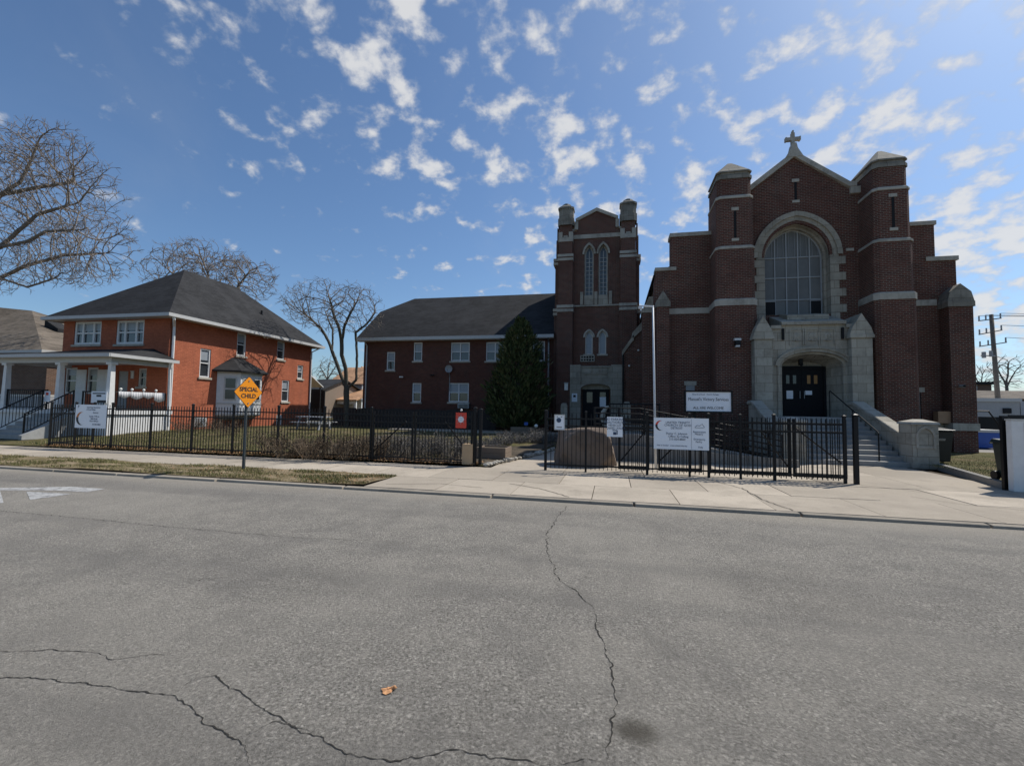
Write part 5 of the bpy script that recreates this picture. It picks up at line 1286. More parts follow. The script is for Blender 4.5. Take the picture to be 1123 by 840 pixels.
# boulder
bm = bmesh.new(); bmesh.ops.create_icosphere(bm, subdivisions=5, radius=1)
from mathutils import noise as MN
_rb = random.Random(17)
_pl = [(Vector((.05,-1,.06)).normalized(), .93), (Vector((-.12,.05,1)).normalized(), .92), (Vector((1,-.1,.18)).normalized(), .93), (Vector((-1,-.12,.12)).normalized(), .93), (Vector((0,1,.1)).normalized(), .95), (Vector((0,0,-1)), .95),
       (Vector((-.7,-.5,.6)).normalized(), 1.14), (Vector((.75,-.5,.55)).normalized(), 1.2), (Vector((.3,-.6,.8)).normalized(), 1.2), (Vector((-.75,-.6,-.35)).normalized(), 1.2), (Vector((.8,-.55,-.45)).normalized(), 1.18), (Vector((.6,.3,.8)).normalized(), 1.18), (Vector((-.2,-.75,.7)).normalized(), 1.22)]
for v in bm.verts:
    n_ = v.co.normalized(); r = min(d/max(n_.dot(p), 1e-4) for p, d in _pl if n_.dot(p) > .05)
    q = n_*min(r, 1.6); q *= 1+.035*MN.noise(q*2.2+Vector((5,1,2)))+.02*MN.noise(q*6)+.01*MN.noise(q*14); v.co = q
me = bpy.data.meshes.new('boulder'); bm.to_mesh(me); bm.free(); me.polygons.foreach_set('use_smooth', [True]*len(me.polygons)); me.materials.append(BOULD)
bo = bpy.data.objects.new('boulder', me); COL.objects.link(bo)
bA, bB = RZ(609, 513, 0), RZ(672, 509, 0); bo.location = ((bA.x+bB.x)/2, 13.95, .53); bo.scale = ((bB.x-bA.x)/2/.95, .62, .62); bo.rotation_euler = (0, 0, RAD(8))
tag(bo, 'big flat faced brown boulder behind the right fence', 'boulder')
# white crescent sculpture by the tower door
q = RY(665, 458, 24.5)
pts = [(q.x+.25,24.5,q.z+.62),(q.x+.02,24.5,q.z+.55),(q.x-.16,24.5,q.z+.28),(q.x-.2,24.5,q.z-.02),(q.x-.08,24.5,q.z-.34),(q.x+.18,24.5,q.z-.62),(q.x+.42,24.5,q.z-1.0)]
cz_ = thing('crescent_sculpture', 'curved pale stone crescent standing before the bell tower door', 'sculpture', (q.x, 24.5, .2))
MB().tube(pts, [.03,.09,.13,.15,.14,.11,.07], 10).build('crescent', STNP, cz_, smooth=True); MB().box(q.x+.1, q.x+.8, 24.2, 24.8, .1, q.z-.95).build('plinth', STN, cz_)
for i, (u, v0, v1, y) in enumerate(((618.5,442,457,26.8),(687.5,440.5,454,24.4))):
    a, b2 = RY(u, v0, y), RY(u, v1, y); hw_ = .2
    m = MB(); m.prism([(a.x-hw_,.15),(a.x+hw_,.15),(a.x+hw_,a.z-.15),(a.x+hw_*.6,a.z),(a.x-hw_*.6,a.z),(a.x-hw_,a.z-.15)], 'y', y, y+.14)
    tag(m.build('standing_stone', STN, bevel=.03), ['grey standing stone left of the bell tower portal', 'grey standing stone right of the bell tower portal near the link wall'][i], 'stone')
# bins
def wheelie(name, label, x, y, h, w, mat, lid, rot=0):
    t = thing(name, label, 'bin', (x, y, 0)); zg = .14 if y > 13 else 0
    R2 = Matrix.Rotation(rot, 3, 'Z')
    def q(px, py, pz): v = R2@Vector((px, py, 0)); return (x+v.x, y+v.y, zg+pz)
    a, b2 = w*.4, w*.5; d0, d1 = w*.42, w*.56
    MB().hexa([q(-a,-d0,.06),q(a,-d0,.06),q(a,d0,.06),q(-a,d0,.06)], [q(-b2,-d1,h*.9),q(b2,-d1,h*.9),q(b2,d1,h*.9),q(-b2,d1,h*.9)]).build('body', mat, t, bevel=.02)
    MB().hexa([q(-b2-.04,-d1-.05,h*.9),q(b2+.04,-d1-.05,h*.9),q(b2+.04,d1+.03,h*.9),q(-b2-.04,d1+.03,h*.9)], [q(-b2-.04,-d1-.05,h*.95),q(b2+.04,-d1-.05,h*.95),q(b2,d1,h),q(-b2,d1,h)]).build('lid', lid, t, bevel=.015)
    MB().tube([q(-b2,d1+.06,h*.88),q(b2,d1+.06,h*.88)], .018, 6).build('handle', mat, t)
    for s in (-1, 1): MB().tube([q(s*(a+.0),d0+.02,.11),q(s*(a+.07),d0+.02,.11)], .11, 12).build('wheel', BLK, t)
    return t, q, d1, b2
p = RZ(1034, 508.5, .14)
t, q, d1, b2 = wheelie('wheelie_bin', 'black wheeled bin standing on the lawn beside the stair pier', p.x, p.y+.3, 1.12, .62, BINB, BINB, RAD(-6))
MB().hexa([q(-.1,-d1-.004+.03,.72),q(.1,-d1-.004+.03,.72),q(.1,-d1+.02+.03,.72),q(-.1,-d1+.02+.03,.72)], [q(-.1,-d1-.012,.79),q(.1,-d1-.012,.79),q(.1,-d1+.02,.79),q(-.1,-d1+.02,.79)]).build('label', GREYP, t)
wl0 = RZ(1112.5, 539.5, 0)
bgp = RY(1087, 500, 13.28)
t, q, d1, b2 = wheelie('wheelie_bin', 'dark green wheeled bin against the white cabinet', bgp.x+.29, 13.03, .98, .5, BING, BING, 0)
MB().hexa([q(.0,-d1-.0,.70),q(.12,-d1-.0,.70),q(.12,-d1+.04,.70),q(.0,-d1+.04,.70)], [q(.0,-d1-.012,.82),q(.12,-d1-.012,.82),q(.12,-d1+.04,.82),q(.0,-d1+.04,.82)]).build('label', SIGNW, t)
# white cabinet and dark post panel at the right edge
wl_ = RZ(1112.5, 539.5, 0); wz = RY(1110, 461, wl_.y).z
t = thing('white_cabinet', 'tall white metal cabinet at the right edge of the pavement', 'cabinet', (wl_.x+.5, wl_.y, 0))
MB().box(wl_.x, wl_.x+1.1, wl_.y, wl_.y+.16, .0, wz).build('body', WHT, t, bevel=.015); MB().box(wl_.x-.01, wl_.x+1.11, wl_.y-.012, wl_.y+.17, wz, wz+.03).box(wl_.x+.22, wl_.x+.235, wl_.y-.006, wl_.y-.001, .05, wz-.05).build('lid', TRIM, t)
MB().box(wl_.x+.3, wl_.x+.4, wl_.y-.01, wl_.y-.001, 1.2, 1.22).build('latch', STEEL, t)
t = thing('black_screen', 'black panel screen standing left of the white cabinet', 'screen', (wl_.x-.15, wl_.y+.3, 0))
MB().box(wl_.x-.02, wl_.x+.14, wl_.y+.22, wl_.y+.3, 0, wz+.1).build('post', BLK, t); MB().box(wl_.x+.141, wl_.x+1.6, wl_.y+.24, wl_.y+.29, .05, wz+.12).build('panel', BLK, t)
# blue skip, cardboard box, side stair rail beyond the buttress
p = RZ(1090, 495, .17); zt = RY(1090, 471.5, 25).z
t = thing('blue_skip', 'blue plastic skip with a pale lid behind the church buttress', 'skip', (p.x, 25, .15)); bx0, bx1 = RY(1076, 480, 25).x, RY(1100, 480, 25).x
MB().hexa([(bx0-.6,25,.2),(bx1-.15,25,.2),(bx1-.15,26.4,.2),(bx0-.6,26.4,.2)], [(bx0-.7,24.9,zt-.12),(bx1,24.9,zt-.12),(bx1,26.5,zt-.12),(bx0-.7,26.5,zt-.12)]).build('body', BLUE, t, bevel=.03)
MB().box(bx0-.72, bx1+.02, 24.88, 26.52, zt-.12, zt).build('lid', TRIM, t)
a, b2 = RY(1024.5, 451, 22.35), RY(1040, 460.5, 22.35)
MB_ = MB().box(a.x, b2.x, 22.12, 22.42, 1.335, a.z); tag(MB_.build('cardboard_box', CARD), 'brown cardboard box on the stone ledge beside the grey window', 'box')
t = thing('stair_rail', 'black sloping stair rail behind the right church buttress', 'railing', (15.6, 27, .2))
a, b2 = RY(1084, 451, 27), RY(1094, 464, 27)
MB().tube([(a.x-1.2,27,a.z),(a.x,27,a.z),(b2.x,27,b2.z),(b2.x+.3,27,b2.z-.9)], .04, 6).build('rail', BLK, t); MB().box(b2.x-.4, b2.x+3, 27.5, 27.6, .15, b2.z+.3).build('panel', BLK, t)
p = RY(1055, 423.5, 21.9); t = thing('wall_camera', 'small grey camera on the right church buttress', 'camera', p); MB().tube([(p.x,p.y-.12,p.z),(p.x,22.0,p.z)], .06, 8).build('body', GREYP, t); MB().ball((p.x,p.y-.13,p.z), .05).build('lens', DRK, t)
# edging stones along the path
re = random.Random(12); k_ = 0
for i in range(22):
    tt = i/21*4.999; j = int(tt); f_ = tt-j
    A, B2 = edge[j], edge[j+1]; x, y = A[0]+(B2[0]-A[0])*f_, A[1]+(B2[1]-A[1])*f_
    r = re.uniform(.055, .095); m = MB(); m.ball((x, y, r*.45+.03), r, 0, 8, 6, (re.uniform(.8,1.5), re.uniform(.7,1.2), re.uniform(.6,.95)))
    m.v = [(a+re.uniform(-.012,.012), b3+re.uniform(-.012,.012), c+re.uniform(-.01,.01)) for a, b3, c in m.v]
    tag(m.build('edging_stone', STNP, loc=(x, y, 0)), 'one of the small pale stones edging the path into the churchyard', 'stone', 'pale stones edging the path')
# raised timber boxes in the beds, low bench, markers, picnic table
def planter(label, x0, x1, y0, y1, z0, h, mat):
    t = thing('raised_planter', label, 'planter', ((x0+x1)/2, (y0+y1)/2, z0)); m = MB()
    for i in range(2):
        za, zb2 = z0+h*i/2, z0+h*(i+1)/2-.008; m.box(x0, x1, y0, y0+.04, za, zb2).box(x0, x1, y1-.04, y1, za, zb2).box(x0, x0+.04, y0+.04, y1-.04, za, zb2).box(x1-.04, x1, y0+.04, y1-.04, za, zb2)
    m.build('boards', mat, t); MB().box(x0+.04, x1-.04, y0+.04, y1-.04, z0, z0+h*.85).build('soil', MULCH, t)
a = RZ(523, 501, .1); planter('low weathered timber planter beside the thick gate post and path', a.x, a.x+.95, a.y-.1, a.y+.8, .08, .34, WOOD)
a = RZ(500, 506, .1); m = MB().box(a.x+.25, a.x+.55, a.y-.2, a.y+.1, .05, .62); tag(m.build('timber_post', WOODL), 'short thick pale timber post behind the right gate leaf', 'post')
a, b2 = RY(560, 468, 24.6), RY(586, 477, 24.6); planter('long low planter in front of the evergreen tree', a.x, b2.x, 24.6, 25.0-.02, .3, a.z-.3, WOOD)
for i, (u, v, mt, lb) in enumerate(((577,465,BLUE,'small blue plant marker on the long low planter'),(588,467.5,BULB,'small white round plant marker right of the long low planter'))):
    p = RY(u, v, 24.5); t = thing('plant_marker', lb, 'marker', (p.x, 24.5, .3)); MB().tube([(p.x,24.5,.28),(p.x,24.5,p.z)], .012, 5).build('stake', WOOD, t)
    (MB().box(p.x-.1, p.x+.1, 24.48, 24.5, p.z-.06, p.z+.1) if i == 0 else MB().ball((p.x,24.48,p.z+.02), .1)).build('head', mt, t)
p = RZ(344, 471, .25)
t = thing('picnic_table', 'grey weathered picnic table on the lawn beside the orange house', 'table', (p.x, p.y, .25)); x, y = p.x, p.y
MB().box(x-.95, x+.95, y-.36, y+.36, .96, 1.0).build('tabletop', SIDING, t)
for s in (-1, 1): MB().box(x-.95, x+.95, y+s*.72-.13, y+s*.72+.13, .66, .70).build('seat', SIDING, t)
for s in (-.7, .7): MB().prism([(y-.62,.25),(y-.5,.25),(y-.2,.96),(y-.32,.96)], 'x', x+s-.03, x+s+.03).prism([(y+.5,.25),(y+.62,.25),(y+.32,.96),(y+.2,.96)], 'x', x+s-.03, x+s+.03).box(x+s-.031, x+s+.035, y-.8, y+.8, .60, .655).build('leg_frame', SIDING, t)
# dark board fence behind the lawn
a, b2 = RY(374, 447, 29.0), RY(402, 447, 29.0)
t = thing('board_fence', 'dark board privacy fence behind the bare trunk on the lawn', 'fence', ((a.x+b2.x)/2, 29, .2)); m = MB(); x = a.x-.6
while x < -17.6: m.box(x, x+.14, 28.98, 29.0, .2, a.z+.0); x += .15
m.build('boards', plain('dark stained wood', (.03, .025, .022), .8), t); MB().box(a.x-.6, -17.6, 29.002, 29.05, .5, .58).box(a.x-.6, -17.6, 29.002, 29.05, 1.4, 1.48).build('rail', WOOD, t)
t = thing('board_fence', 'long dark board fence in front of the lower office building wall', 'fence', (-12.6, 28.1, .2)); m = MB(); x = -17.4; zt_ = RY(460, 449, 28.1).z
while x < -7.3: m.box(x, x+.14, 28.08, 28.1, .2, zt_+.04*sin(x*3)); x += .15
m.build('boards', MATS['dark stained wood'], t); MB().box(-17.4, -7.3, 28.102, 28.15, .5, .58).box(-17.4, -7.3, 28.102, 28.15, 1.2, 1.28).build('rail', WOOD, t)
# utility pole and wires
UY = 46.0; ub, ut = RY(1094.5, 440, UY), RY(1087, 345, UY)
t = thing('utility_pole', 'leaning wooden utility pole with three cross arms right of the church', 'utility pole', (ub.x, UY, 0)); dr2 = (ut-ub)
MB().tube([ub-dr2*(ub.z/dr2.z), ut], [.19,.14], 10).build('pole', BARK, t, smooth=True)
arms = []
for va, vb, ua, ub2 in ((352,349,1073,1098),(367,362,1073.5,1099),(380,375.5,1074,1104)):
    A, B2 = RY(ua, va, UY-.3), RY(ub2, vb, UY-.3); am = MB().tube([A, B2], .055, 4)
    ao = am.build('cross_arm', BARK, t); ins = MB()
    for f_ in (.03, .33, .97): q = A.lerp(B2, f_); ins.tube([q, q+Vector((0,0,.42))], .055, 6); arms.append(q+Vector((0,0,.42)))
    ins.build('insulator', GREYP, ao)
c = RY(1083.5, 386, UY-.5)
MB().tube([c+Vector((-.3,0,0)), c+Vector((-.3,0,-.5))], .14, 8).tube([c+Vector((.2,0,.1)), c+Vector((.2,0,-.4))], .12, 8).tube([c+Vector((-.5,0,-.3)), c+Vector((.7,.3,-.3))], .05, 5).build('transformer', GREYP, t)
for i, q in enumerate(arms):
    if i in (0, 1, 2, 5, 8):
        e_ = q+Vector((34, 9, 3.5-i*.2)); mid_ = q.lerp(e_, .5)+Vector((0,0,-1.0)); l_ = MB().tube([q, q.lerp(mid_, .5)+Vector((0,0,-.25)), mid_, mid_.lerp(e_, .5)+Vector((0,0,-.25)), e_], .02, 4).build('overhead_wire', BLK)
        tag(l_, ['thin dark overhead wire leaving the left end of the top cross arm','thin dark overhead wire leaving the middle of the top cross arm','thin dark overhead wire leaving the right end of the top cross arm','','','thin dark overhead wire leaving the right end of the middle cross arm','','','thin dark overhead wire leaving the right end of the lowest cross arm'][i], 'wire', 'overhead wires at the utility pole')
# fallen leaf
p = RZ(425, 757, RZ0+.004)
m = MB(); n = 10
L0 = [(cos(2*pi*i/n)*.034*(1.3 if i % 2 else .8), sin(2*pi*i/n)*.034*(1.2 if i % 3 else .8)) for i in range(n)]
for i in range(n): j = (i+1) % n; m.face([(p.x,p.y,RZ0+.012),(p.x+L0[i][0],p.y+L0[i][1],RZ0+.004+.006*(i % 2)),(p.x+L0[j][0],p.y+L0[j][1],RZ0+.004+.006*(j % 2))])
m.tube([(p.x,p.y,RZ0+.012),(p.x+.03,p.y+.03,RZ0+.02),(p.x+.045,p.y+.03,RZ0+.008)], .004, 5).ball((p.x+.035,p.y+.022,RZ0+.016), .011, 0, 6, 4)
tag(m.build('fallen_leaf', LEAF, recalc=False), 'curled orange brown dry leaf lying alone on the asphalt', 'leaf')

# ================================================================== TREES AND PLANTS
def colonize(seed, nodes, parents, attr, step, di, dk, iters=90, tropism=(0, 0, .10)):
    rnd = random.Random(seed); N_ = [Vector(p) for p in nodes]; P_ = list(parents); A_ = [Vector(a) for a in attr]; T_ = Vector(tropism)
    alive = list(range(len(A_)))
    for it in range(iters):
        if not alive: break
        kd = kdtree.KDTree(len(N_))
        for i, p in enumerate(N_): kd.insert(p, i)
        kd.balance(); pull = {}; keep = []
        for a in alive:
            co, idx, d = kd.find(A_[a])
            if d < dk: continue
            keep.append(a)
            if d < di: pull.setdefault(idx, Vector()); pull[idx] += (A_[a]-co).normalized()
        alive = keep
        if not pull: break
        new = 0
        for idx, v in pull.items():
            d = v.normalized()+T_+((N_[idx]-N_[P_[idx]]).normalized()*.95 if P_[idx] >= 0 else Vector())+Vector((rnd.gauss(0, .07), rnd.gauss(0, .07), rnd.gauss(0, .07))); d.normalize()
            q = N_[idx]+d*step
            co, j, dd = kd.find(q)
            if dd < step*.35: continue
            N_.append(q); P_.append(idx); new += 1
        if not new: break
    return N_, P_
def tree(name, label, seed, skel, attr, step, di, dk, rtip, expo, mat_t, mat_c, cut, loc, twigs=2, tw_len=.35, grp=None, iters=90):
    rnd = random.Random(seed); nodes = []; par = []; at = {}
    for line in skel:
        prev = -1
        pts = [Vector(p) for p in line]; dense = [pts[0]]
        for a, b2 in zip(pts, pts[1:]):
            n = max(1, int((b2-a).length/step)); dense += [a.lerp(b2, (i+1)/n)+(Vector((rnd.gauss(0, 1), rnd.gauss(0, 1), rnd.gauss(0, 1)))*step*.04 if i < n-1 else Vector()) for i in range(n)]
        for i, p in enumerate(dense):
            key = (round(p.x, 2), round(p.y, 2), round(p.z, 2))
            if key in at: prev = at[key]; continue
            nodes.append(p); par.append(prev); prev = len(nodes)-1; at[key] = prev
    nd, pr = colonize(seed, nodes, par, attr, step, di, dk, iters)
    n0 = len(nd); kids = [0]*n0
    for i, p in enumerate(pr):
        if p >= 0: kids[p] += 1
    for i in range(n0):                                          # fine twigs at the ends
        if kids[i] == 0 and pr[i] >= 0:
            d = (nd[i]-nd[pr[i]]).normalized()
            for _ in range(twigs):
                e = (d+Vector((rnd.gauss(0, .55), rnd.gauss(0, .55), rnd.gauss(.12, .5)))).normalized()
                nd.append(nd[i]+e*tw_len*rnd.uniform(.5, 1.1)); pr.append(i)
    acc = [0.0]*len(nd); kid = [[] for _ in nd]
    for i, p in enumerate(pr):
        if p >= 0: kid[p].append(i)
    order = sorted(range(len(nd)), key=lambda i: -i)
    depth = [0]*len(nd)
    def dep(i):
        c = 0
        while pr[i] >= 0: i = pr[i]; c += 1
        return c
    dl = [dep(i) for i in range(len(nd))]
    rad = [0]*len(nd)
    for i in sorted(range(len(nd)), key=lambda i: -dl[i]):
        s = sum(rad[c]**expo for c in kid[i])
        rad[i] = max(rtip, (s**(1/expo)) if s > 0 else rtip)
    tm, cm = MB(), MB()
    for i, p in enumerate(pr):
        if p < 0: continue
        r1 = rad[i]; r0 = min(rad[p], r1*1.35) if rad[p] > r1*1.6 else rad[p]
        m = tm if r1 > cut else cm
        m.tube([nd[p], nd[i]+(nd[i]-nd[p])*.03], [r0, r1], 8 if r1 > cut else (4 if r1 > rtip*1.5 else 3), caps=False)
    t = thing(name, label, 'tree', loc, grp)
    tm.build('trunk', mat_t, t, smooth=True, recalc=False); cm.build('crown', mat_c, t, smooth=True, recalc=False)
    return t
def cloud(seed, n, f):
    rnd = random.Random(seed); out = []
    while len(out) < n:
        p = f(rnd)
        if p is not None: out.append(p)
    return out
def px_ellipse(y, cu, cv, ru, rv, dy, hollow=.0, lump=.25):
    def f(r):
        while True:
            a, b2, c = r.uniform(-1, 1), r.uniform(-1, 1), r.uniform(-1, 1); d = a*a+b2*b2+c*c
            if hollow*hollow < d < 1: break
        q = RY(cu+ru*a, cv+rv*b2, y); q = Vector((q.x, q.y+dy*c, q.z))
        if MN.noise(q*.45)+.5*MN.noise(q*1.1) < -lump*.4: return None
        return q
    return f
# honey-locust like bare tree between the houses
Yb = 27.0
def S(y, *uv): return [RY(u, v, y+(d[0] if d else 0)) for u, v, *d in uv]
fork = (380, 427)
sk = [S(Yb, (379.5,474), (379.8,444), fork), S(Yb, fork, (372.5,407.6,.1), (364.5,386,.2), (360,373.7,.4), (352,360,.6), (338,347,.9), (327,340,1.1)),
      S(Yb, fork, (379,404,-.1), (374.7,389.5,-.2), (374.7,376,-.2), (372.4,362,-.3), (366,345,-.6), (362,330,-.8)), S(Yb, (374.7,376,-.2), (378,357,-.5), (384,344,-.9), (392,330,-1.0)),
      S(Yb, fork, (390.5,416.7,0), (391.6,390,.1), (390,364.6,.3), (401.8,355.6,.6), (410,345,.8)), S(Yb, (390.5,416.7,0), (399.5,408,.1), (403,402,-.9)), S(Yb, (364.5,386,.2), (365,362,.9), (356,340,1.4))]
at_ = cloud(4, 2400, px_ellipse(Yb, 367, 338, 54, 29, 2.6, .25)) 
tree('bare_tree', 'bare tree with three bent limbs rising from one short trunk between both brick buildings', 4, sk, at_, .22, 1.5, .25, .0075, 2.12, BARKD, BARK, .05, (RY(379.5,474,Yb).x, Yb, .25))
# big tree at the left edge, trunk outside the picture
Yl = 23.0
rt = (-112, 380)
sk = [S(Yl, (-125,500), (-118,440), rt), S(Yl, rt, (-80,310), (-40,252), (0,214,.3), (22,200,.4), (33,178,.5), (42,156,.5)), S(Yl, (-40,252), (-60,190,-.8), (-50,140,-1.2)),
      S(Yl, rt, (-70,330,.6), (0,305,1.2), (27,292,1.4), (70,280,1.5), (110,278,1.3)), S(Yl, (-80,310), (-40,285,-.8), (0,271,-1.2), (30,265,-1.4), (50,254,-1.5), (90,252,-1.2)), S(Yl, (0,214,.3), (40,206,1.0), (80,200,1.2)),
      S(Yl, (0,271,-1.2), (40,236,-.6), (75,225,-.3)), S(Yl, (0,305,1.2), (30,315,.6), (60,305,.5))]
at_ = cloud(8, 4200, px_ellipse(Yl, -20, 225, 155, 98, 3.6, .2)) + cloud(9, 1300, px_ellipse(Yl, 80, 270, 58, 45, 2.6, 0)) + cloud(10, 900, px_ellipse(Yl, 50, 175, 52, 42, 2.0, 0))
tree('bare_tree', 'large bare tree reaching in from the left edge above the brown roof', 11, sk, at_, .22, 1.6, .27, .0078, 2.45, BARK, TWIG, .07, (RY(-125,500,Yl).x, Yl, .2), twigs=4, tw_len=.42)
# tree behind the orange house
Yc = 42.0; f0 = (232, 380)
sk = [S(Yc, (232,470), f0), S(Yc, f0, (215,340), (200,310), (185,296)), S(Yc, f0, (232,335), (228,300), (222,285)), S(Yc, f0, (250,340), (262,312), (272,300))]
at_ = cloud(14, 2200, px_ellipse(Yc, 222, 300, 58, 36, 4, .2)) + cloud(15, 600, px_ellipse(Yc, 275, 307, 26, 22, 3, 0))
tree('bare_tree', 'wide bare tree whose twigs show above the black hip roof', 15, sk, at_, .36, 2.5, .40, .012, 2.75, BARK, TWIG, .09, (RY(232,470,Yc).x, Yc, .2), twigs=4, tw_len=.7)
# far small trees
for i, (y, u, v0, vc, ru, rv, lb, uu) in enumerate(((80, 359, 450, 405, 16, 14, 'small distant bare tree over the grey house roof', 0), (84, 1104, 450, 409, 19, 19, 'distant bare tree behind the grey building at the right edge', 0), (92, 1076, 450, 416, 12, 12, 'smaller distant bare tree touching the church buttress edge', 0))):
    sk = [S(y, (u,v0), (u,vc+rv*.8)), S(y, (u,vc+rv*.8), (u-ru*.5,vc-.2*rv)), S(y, (u,vc+rv*.8), (u+.1*ru,vc-.4*rv)), S(y, (u,vc+rv*.8), (u+ru*.5,vc-.1*rv))]
    at_ = cloud(20+i, 380, px_ellipse(y, u, vc, ru, rv, 2.5, .1))
    tree('bare_tree', lb, 30+i, sk, at_, .5, 2.4, .6, .026, 2.3, BARK, BARK, .14, (RY(u,v0,y).x, y, 0), twigs=2, tw_len=.7)
# evergreen: thousands of small upward sprays round a trunk, uneven outline
Ye = 26.4; eb = RY(567, 466, Ye); et = RY(571, 351, Ye); ez0, ez1 = eb.z-.2, et.z
ev = thing('evergreen_tree', 'dense dark evergreen tree standing against the office building wall', 'tree', (eb.x, Ye, .25)); re = random.Random(33); m = MB()
MB().tube([(eb.x,Ye,.1),(eb.x,Ye,ez0+2),(et.x,Ye,ez1-.6)], [.16,.12,.02], 8).build('trunk', BARKD, ev)
prof = [(0,.55),(.06,.88),(.15,1.0),(.28,1.0),(.42,.93),(.56,.80),(.7,.66),(.82,.47),(.92,.28),(1,.06)]
RM = 1.72
def prad(t):
    for (a, ra), (b2, rb) in zip(prof, prof[1:]):
        if a <= t <= b2: return ra+(rb-ra)*(t-a)/(b2-a)
    return .02
for i in range(26000):
    t = re.random()**1.25; a = re.uniform(0, 2*pi); z = ez0+(ez1-ez0)*t; tuft = re.random() < .12
    lump = 1+.34*MN.noise(Vector((cos(a)*1.7, sin(a)*1.7, z*.8+5)))+.30*MN.noise(Vector((cos(a)*4, sin(a)*4, z*2.0)))
    R0 = RM*prad(t)*lump; q = R0*(1-.5*re.random()**2.2)*(1.04 if tuft else 1)
    x, y = eb.x+(et.x-eb.x)*t+cos(a)*q, Ye+sin(a)*q
    
    if MN.noise(Vector((x*1.9, y*1.9, z*1.6))) < -.22 and q > R0*.7: continue
    out = Vector((cos(a), sin(a), re.uniform(.3, 1.9))).normalized(); side = Vector((-sin(a), cos(a), 0)); side = (side+Vector((re.gauss(0,.5), re.gauss(0,.5), re.gauss(0,.5)))).normalized()
    l_ = (re.uniform(.3, .55) if tuft else re.uniform(.10, .34))*(1-.3*t); w = l_*re.uniform(.12, .24); p = Vector((x, y, z)); e_ = p+out*l_
    m.face([p-side*w*.4, p+out*l_*.5-side*w, e_, p+out*l_*.5+side*w])
m.build('crown', NEED, ev, recalc=False)
# dry shrubs and stalks
def shrub(name, label, x, y, z, h, w, n, mat, seed, grp):
    r = random.Random(seed); m = MB()
    for i in range(n):
        a = r.uniform(0, 2*pi); q = r.random()**.6*w*.35; p = Vector((x+cos(a)*q, y+sin(a)*q, z)); d = Vector((cos(a)*r.uniform(.1,.75), sin(a)*r.uniform(.1,.75), 1)).normalized(); l_ = h*r.uniform(.45, 1.0)
        md = p+d*l_*.5+Vector((r.gauss(0,.03), r.gauss(0,.03), 0)); e_ = p+d*l_+Vector((r.gauss(0,.09), r.gauss(0,.09), -.05*l_))
        m.tube([p, md, e_], [.007,.006,.004], 3, caps=False)
        for _ in range(4):
            f_ = r.uniform(.4, 1); s = p.lerp(e_, f_); k_ = Vector((r.gauss(0,1), r.gauss(0,1), r.gauss(.4,.7))).normalized()*r.uniform(.06,.2); m.tube([s, s+k_], [.005,.003], 3, caps=False)
            if r.random() < .6:
                c = s+k_; u = Vector((r.gauss(0,1), r.gauss(0,1), r.gauss(0,1))).normalized()*.03; v = u.orthogonal().normalized()*.018; m.face([c-u, c-v, c+u, c+v])
    return tag(m.build(name, mat, recalc=False, loc=(x, y, z)), label, 'shrub', grp)
for i, (u, v) in enumerate(((275,500),(292,503),(312,501),(330,504),(347,503),(364,505),(382,506),(398,503))):
    p = RZ(u, v, .1); r = random.Random(40+i); shrub('dry_shrub', 'one of the dry brown twiggy shrubs close behind the long left fence', p.x, p.y+r.uniform(.5,1.4), .06, r.uniform(.65,1.05), r.uniform(.8,1.3), 70, DRYB, 50+i, 'dry shrubs behind the left fence')
for i, (u, v) in enumerate(((415,503),(432,501),(449,504),(467,500),(484,504),(502,498))):
    p = RZ(u, v, .1); r = random.Random(60+i); shrub('dry_shrub', 'one of the dry dark shrubs behind the two left gate leaves', p.x, p.y+r.uniform(.5,1.5), .08, r.uniform(.6,1.1), r.uniform(.8,1.3), 75, GREYB, 70+i, 'dry shrubs behind the left gates')
for i, (u, v) in enumerate(((535,493),(550,489),(566,487),(581,486),(596,486),(556,481),(588,480),(603,484))):
    p = RZ(u, v, .15); r = random.Random(80+i); shrub('grey_shrub', 'one of the low grey dormant shrubs in the bed beside the path', p.x, p.y, .12, r.uniform(.4,.7), r.uniform(.9,1.3), 110, GREYB, 90+i, 'grey shrubs beside the path')
for i, (u, v) in enumerate(((205,475),(228,474),(250,478))):
    p = RZ(u, v, .2); r = random.Random(100+i); shrub('yellow_shrub', ['dry yellowish shrub against the orange house wall near the porch','dry yellowish shrub beneath the left side of the bay window','dry yellowish shrub in front of the bay window bracket'][i], p.x, p.y, .2, r.uniform(.8,1.2), 1.1, 60, DRYB, 110+i, 'shrubs along the orange house')
# grass blades, leaf litter
def grass(name, mat, area, n, hmin, hmax, seed, zf, mask=None, lean=.5):
    r = random.Random(seed); m = MB(); k_ = 0
    while k_ < n:
        x, y = area(r)
        if mask and MN.noise(Vector((x*mask[0], y*mask[1], seed))) + r.gauss(0, .12) < mask[2]: n -= 1 if r.random() < .6 else 0; continue
        k_ += 1; a = r.uniform(0, pi); h = r.uniform(hmin, hmax); w = r.uniform(.004, .009); z = zf(x, y)-.004; dx, dy = cos(a)*w, sin(a)*w
        m.face([(x-dx,y-dy,z),(x+dx,y+dy,z),(x+r.gauss(0,lean*h),y+r.gauss(0,lean*h),z+h)])
    return tag(m.build(name, mat, recalc=False), kind='stuff')
grass('verge_grass', GRS, lambda r: (-5.03-20*r.random()**1.25, r.uniform(8.66, 10.18)), 42000, .02, .07, 3, vz, (.9, 1.9, .0))
grass('lawn_grass', GRS, lambda r: (r.uniform(-22, -5), 12.9+7*r.random()**1.3), 30000, .03, .10, 4, lambda x, y: yz(y)+.02, (.5, .6, -.15))
grass('side_lawn_grass', GRS, lambda r: (r.uniform(9.4, 14.5), r.uniform(13.6, 22)), 16000, .02, .06, 5, lambda x, y: .13, (.5, .7, -.3))
